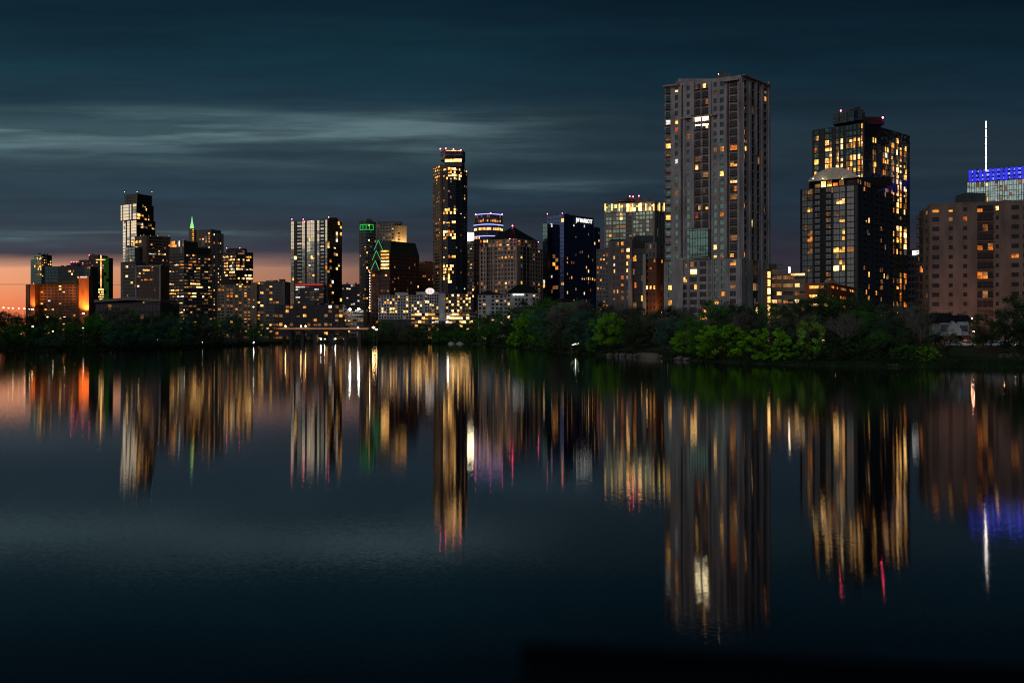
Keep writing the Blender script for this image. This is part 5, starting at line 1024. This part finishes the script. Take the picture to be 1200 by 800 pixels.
for lab, lst in base.items():
    for k, (x, yt, do, kd, tn) in enumerate(lst):
        D = shore(x)+do; zg = gz_(x, D); H = max(2.2, ZZ(yt, D)-zg); loc = G(x, D, zg-.1)
        full = lab if len(lst) == 1 else f'{lab}, {ORD[k]}'
        full = full if len(full.split()) <= 16 else full.replace(' the ', ' '); root = empty(NAMES[kd][0], loc, full, 'bush' if kd == 'bush' else 'tree', 'trees and bushes on the banks')
        var = r.choice(KIND[kd]); rz = r.uniform(0, 6.28); sx = H*r.uniform(.9, 1.15)
        if kd == 'bare': var = KIND['bare'][k % 3] if x not in (655, 990) else KIND['bare'][2]
        for nm, me, mt_ in (('trunk', var[0], None), ('crown', var[1], None if kd == 'bare' else LEAF[tn])):
            o = bpy.data.objects.new(nm, me); COL.objects.link(o); o.parent = root; o.scale = (sx, sx, H); o.rotation_euler = (0, 0, rz)
            if mt_: o.material_slots[0].link = 'OBJECT'; o.material_slots[0].material = mt_
# low ground cover along the waterline
V = []
for _ in range(26000):
    x = r.uniform(-60, 1260)
    if 330 < x < 425: continue
    D = shore(x)+r.uniform(-.6, 5); z = max(0, gz_(x, D)); p = G(x, D, z+abs(r.gauss(0, .55))); s_ = r.uniform(.12, .38)*D/350; a = Vector((r.gauss(0, 1), r.gauss(0, 1), r.gauss(0, 1))).normalized()*s_; b_ = a.orthogonal().normalized()*s_*.6
    V += [p-a, p-b_, p+a, p+b_]
V = np.array([tuple(q) for q in V]); me = mesh_np('undergrowth', V, np.arange(len(V)).reshape(-1, 4), [leaf_mat('leaf_ground', (.02, .038, .012))])
o = bpy.data.objects.new('undergrowth', me); COL.objects.link(o); o['kind'] = 'stuff'; o['label'] = 'low dark undergrowth along the waterline'; o['category'] = 'undergrowth'

# ------------------------------------------------------------------ small things on the right bank
# white gabled house
Dh = 268; hz = gz_(1118, Dh)-.3
hs = empty('gabled_house', G(1116, Dh, hz), 'small white gabled house with stone chimney, in front of the salmon block', 'house')
def hb(x0, x1, y0, y1, D, dep, mat, name, par=hs): mb = MB(); a, c2 = G(x0, D), G(x1, D); mb.prism([(a.x, a.y), (c2.x, c2.y), (c2.x, c2.y+dep), (a.x, a.y+dep)], ZZ(y1, D), ZZ(y0, D)); return mb.build(name, MATS[mat] if isinstance(mat, str) else mat, par)
hb(1102, 1135, 377, 393, Dh, 7, 'white_wall', 'wall'); hb(1102.5, 1113, 380, 388, Dh-.12, .1, GL['s'], 'window'); hb(1125, 1134, 381, 388, Dh-.12, .1, GL['s'], 'window')
mb = MB(); a, c2 = P(1100, 377.5, Dh-.5), P(1122, 377.5, Dh-.5); d_, u_ = Vector((0, 8, 0)), Vector((0, 4, 2.6)); mb.v = [tuple(q) for q in (a, c2, c2+d_, a+d_, a+u_, c2+u_)]; mb.f = [(0, 1, 5, 4), (2, 3, 4, 5), (1, 2, 5), (3, 0, 4), (3, 2, 1, 0)]; mb.m = [0]*5; mb.build('roof', MATS['roof_dark'], hs)
mb = MB(); a, c2, e = P(1112, 386, Dh-1.6), P(1127, 386, Dh-1.6), P(1117, 376, Dh-1.6); bk_ = Vector((0, 1.4, 0)); z_ = ZZ(393, Dh-1.6)
mb.v = [(a.x, a.y, z_), (c2.x, c2.y, z_), tuple(c2), tuple(e), tuple(a)]+[(q[0], q[1]+1.4, q[2]) for q in ((a.x, a.y, z_), (c2.x, c2.y, z_), tuple(c2), tuple(e), tuple(a))]; mb.f = [(0, 1, 2, 3, 4), (9, 8, 7, 6, 5), (2, 7, 8, 3), (3, 8, 9, 4), (0, 4, 9, 5), (1, 6, 7, 2)]; mb.m = [0]*6; mb.build('gable', MATS['white_trim'], hs)
hb(1124, 1129, 367, 377, Dh+4, 1.4, 'rock', 'chimney'); mb = MB(); a, c2 = P(1122, 378, Dh), P(1141, 378, Dh); mb.v = [tuple(q) for q in (a, c2, c2+d_, a+d_, a+u_*.8, c2+u_*.8)]; mb.f = [(0, 1, 5, 4), (2, 3, 4, 5), (1, 2, 5), (3, 0, 4), (3, 2, 1, 0)]; mb.m = [0]*5; mb.build('roof', MATS['roof_dark'], hs)
# parked cars
def car(x, D, label, rz=0.0, mat='paint_white'):
    z = gz_(x, D); root = empty('parked_car', G(x, D, z), label, 'car', 'cars parked on the lawn road'); root.rotation_euler = (0, 0, rz)
    def part(name, pts, y0, y1, mt_):
        mb = MB(); k = len(pts); mb.v = [(px, y0, pz) for px, pz in pts]+[(px, y1, pz) for px, pz in pts]; mb.f = [tuple(range(k)), tuple(reversed(range(k, 2*k)))]+[(i, i+k, (i+1) % k+k, (i+1) % k) for i in range(k)]; mb.m = [0]*(k+2)
        o = bpy.data.objects.new(name, mb.mesh(name, mt_)); COL.objects.link(o); o.parent = root; return o
    part('body', [(-2.2, .3), (2.2, .3), (2.25, .75), (1.4, .92), (.7, 1.42), (-1.3, 1.45), (-2.0, 1.0), (-2.25, .8)], -.88, .88, MATS[mat])
    part('side_window', [(-1.6, 1.0), (1.15, .96), (.6, 1.34), (-1.2, 1.37)], -.9, .9, GL['k'])
    for wx in (-1.35, 1.35):
        for wy in (-.8, .8):
            mb = MB(); mb.bar((wx, wy-.12, .32), (wx, wy+.12, .32), .32, .32, 12); o = bpy.data.objects.new('wheel', mb.mesh('wheel', MATS['tyre'])); COL.objects.link(o); o.parent = root
    for wy in (-.6, .6):
        mb = MB(); mb.box((2.24, wy, .6), .08, .35, .14); o = bpy.data.objects.new('headlight', mb.mesh('headlight', MATS['lamp_soft'])); COL.objects.link(o); o.parent = root
car(1118, 262, 'white car parked below the gabled house, leftmost of the cars', .05); car(1132, 263, 'white car parked just right of the leftmost car', -.04); car(1165, 262, 'pale car parked left of the big dark tree', .03); car(1177, 262.5, 'pale car parked directly behind the big dark tree', 0); car(1199, 262, 'pale car parked at the right edge', .02)
# shore structures
def rockmesh(seed, s_): 
    mb = MB(); mb.ball((0, 0, 0), 1, 9, 6); rr_ = random.Random(seed); mb.v = [(v[0]*s_[0]*rr_.uniform(.75, 1.2), v[1]*s_[1]*rr_.uniform(.75, 1.2), v[2]*s_[2]*rr_.uniform(.7, 1.2)) for v in mb.v]; return mb.mesh('boulder', MATS['rock'])
for k, (x, s_, lb) in enumerate(((716, (1.6, 1, .7), 'leftmost pale boulder at the waterline below the brick apartments'), (724, (1.2, 1, .9), 'second pale boulder left of the concrete landing'), (731, (1.8, 1.2, 1.0), 'tallest pale boulder left of the concrete landing'), (739, (1.4, 1, .8), 'pale boulder touching the concrete landing'),
                            (745, (1.1, .9, .6), 'small boulder in front of the concrete landing'), (797, (1.8, 1.2, .8), 'dark boulder below the left half of the beige tower'), (806, (1.5, 1, .6), 'flat dark boulder right of the other dark boulder'))):
    D = shore(x)+.6; o = bpy.data.objects.new('boulder', rockmesh(k, s_)); COL.objects.link(o); o.location = G(x, D, .3); tag(o, lb, 'rock', 'rocks at the waterline')
mb = MB(); a, c2 = G(742, shore(742)+1.5), G(777, shore(777)+1); mb.prism([(a.x, a.y), (c2.x, c2.y), (c2.x, c2.y+4), (a.x, a.y+4)], -.5, 1.1); mb.prism([(a.x+1, a.y+1.5), (c2.x-1, c2.y+1.5), (c2.x-1, c2.y+3), (a.x+1, a.y+3)], 1.104, 1.5)
o = mb.build('stone_landing', MATS['concrete'], org=G(760, shore(760)+3, 0)); tag(o, 'low pale concrete landing at the waterline below the brick apartments', 'landing')
# boathouse with lit roof edge
D = shore(677)+1.5; bh = empty('boathouse', G(676, D, 0), 'small open boathouse with white lit roof edge under the blue green tree', 'boathouse'); x0, x1 = 670, 681; a, c2 = G(x0, D), G(x1, D)
mb = MB()
for px_ in (a.x, (a.x+c2.x)/2, c2.x):
    for dy in (0, 3): mb.bar((px_, D+dy, -.5), (px_, D+dy, 3.2), .1)
mb.build('post', MATS['wood'], bh); mb = MB(); mb.prism([(a.x-.4, D-.5), (c2.x+.4, D-.5), (c2.x+.4, D+3.5), (a.x-.4, D+3.5)], 3.2, [3.4, 4.6, 4.6, 3.4]); mb.build('roof', MATS['white_trim'], bh)
mb = MB()
for k in range(4): q = a.lerp(c2, (k+.3)/3.6); mb.box((q.x, D-.62, 3.25+.28*k), .5, .14, .16)
mb.build('roof_light', glow_mat('roof_light_mat', (.85, 1, .75), 28), bh); mb = MB(); mb.box(((a.x+c2.x)/2, D+1.5, .5), c2.x-a.x+.6, 3.6, .2); mb.build('floor_deck', MATS['wood'], bh)
# moored boats far right of the bridge
def boat(x, D, ln, label):
    root = empty('moored_boat', G(x, D, 0), label, 'boat', 'boats moored off the far bank'); mb = MB(); k = 8
    top_ = [(ln/2*math.cos(t_)*(1 if math.cos(t_) > 0 else .9), .16*ln*math.sin(t_)) for t_ in [2*math.pi*i/12 for i in range(12)]]
    mb.v = [(x_*.8, y_*.7, -.15) for x_, y_ in top_]+[(x_, y_, .75) for x_, y_ in top_]; mb.f = [tuple(reversed(range(12))), tuple(range(12, 24))]+[(i, (i+1) % 12, (i+1) % 12+12, i+12) for i in range(12)]; mb.m = [0]*14
    o = bpy.data.objects.new('hull', mb.mesh('hull', MATS['paint_white'])); COL.objects.link(o); o.parent = root
    mb = MB(); mb.box((-.3, 0, .76), ln*.4, ln*.2, 1.0); o = bpy.data.objects.new('cabin', mb.mesh('cabin', MATS['white_trim'])); COL.objects.link(o); o.parent = root
boat(529, 850, 7, 'small white boat moored below the white hotel, left of the pair'); boat(539, 845, 8, 'white boat moored below the white hotel, right of the pair'); boat(459, 930, 7, 'small pale boat moored right of the bridge')
# lawn ledge, picnic tables
mb = MB(); a, c2 = G(1029, shore(1029)+1.5), G(1055, shore(1055)+1); mb.prism([(a.x, a.y), (c2.x, c2.y), (c2.x, c2.y+1.2), (a.x, a.y+1.2)], -.3, .5); o = mb.build('stone_ledge', MATS['salmon'], org=G(1042, shore(1042)+1.6, 0)); tag(o, 'low pinkish stone ledge at the waterline below the tall glass tower', 'ledge')
def table(x, D, label):
    z = gz_(x, D); p = G(x, D, z); root = empty('picnic_table', p, label, 'picnic table', 'picnic tables on the lawn')
    for nm, bs in (('table_top', [((0, 0, .72), 1.8, .8, .06)]), ('bench', [((0, -.75, .42), 1.8, .28, .05)]), ('bench', [((0, .75, .42), 1.8, .28, .05)]), ('leg', [((-.7, 0, 0), .08, 1.5, .42), ((-.7, 0, .42), .08, .6, .3)]), ('leg', [((.7, 0, 0), .08, 1.5, .42), ((.7, 0, .42), .08, .6, .3)])):
        mb = MB()
        for c0, sx_, sy_, sz_ in bs: mb.box(c0, sx_, sy_, sz_)
        o = bpy.data.objects.new(nm, mb.mesh(nm, MATS['concrete'])); COL.objects.link(o); o.parent = root
table(1176, 222, 'pale picnic table on the lawn left of the big dark tree'); table(1188, 224, 'pale picnic table on the lawn under the big dark tree'); table(1050, 222, 'pale picnic table on the lawn below the tall glass tower')
# dark foreground parapet, out of focus
mb = MB(); a, c2 = P(612, 780, 1.5), P(1420, 817, 1.7)
mb.v = [(a.x, a.y, a.z-.9), (c2.x, c2.y, c2.z-.9), (c2.x, c2.y+.18, c2.z-.9), (a.x, a.y+.18, a.z-.9), (a.x, a.y, a.z), (c2.x, c2.y, c2.z), (c2.x, c2.y+.18, c2.z-.02), (a.x, a.y+.18, a.z-.02)]
mb.f = [(0, 1, 5, 4), (1, 2, 6, 5), (2, 3, 7, 6), (3, 0, 4, 7), (4, 5, 6, 7), (3, 2, 1, 0)]; mb.m = [0]*6
o = mb.build('stone_parapet', MATS['parapet_black'], org=Vector((.5, 1.8, 5.4))); tag(o, 'dark blurred parapet edge across the lower right foreground', 'parapet')
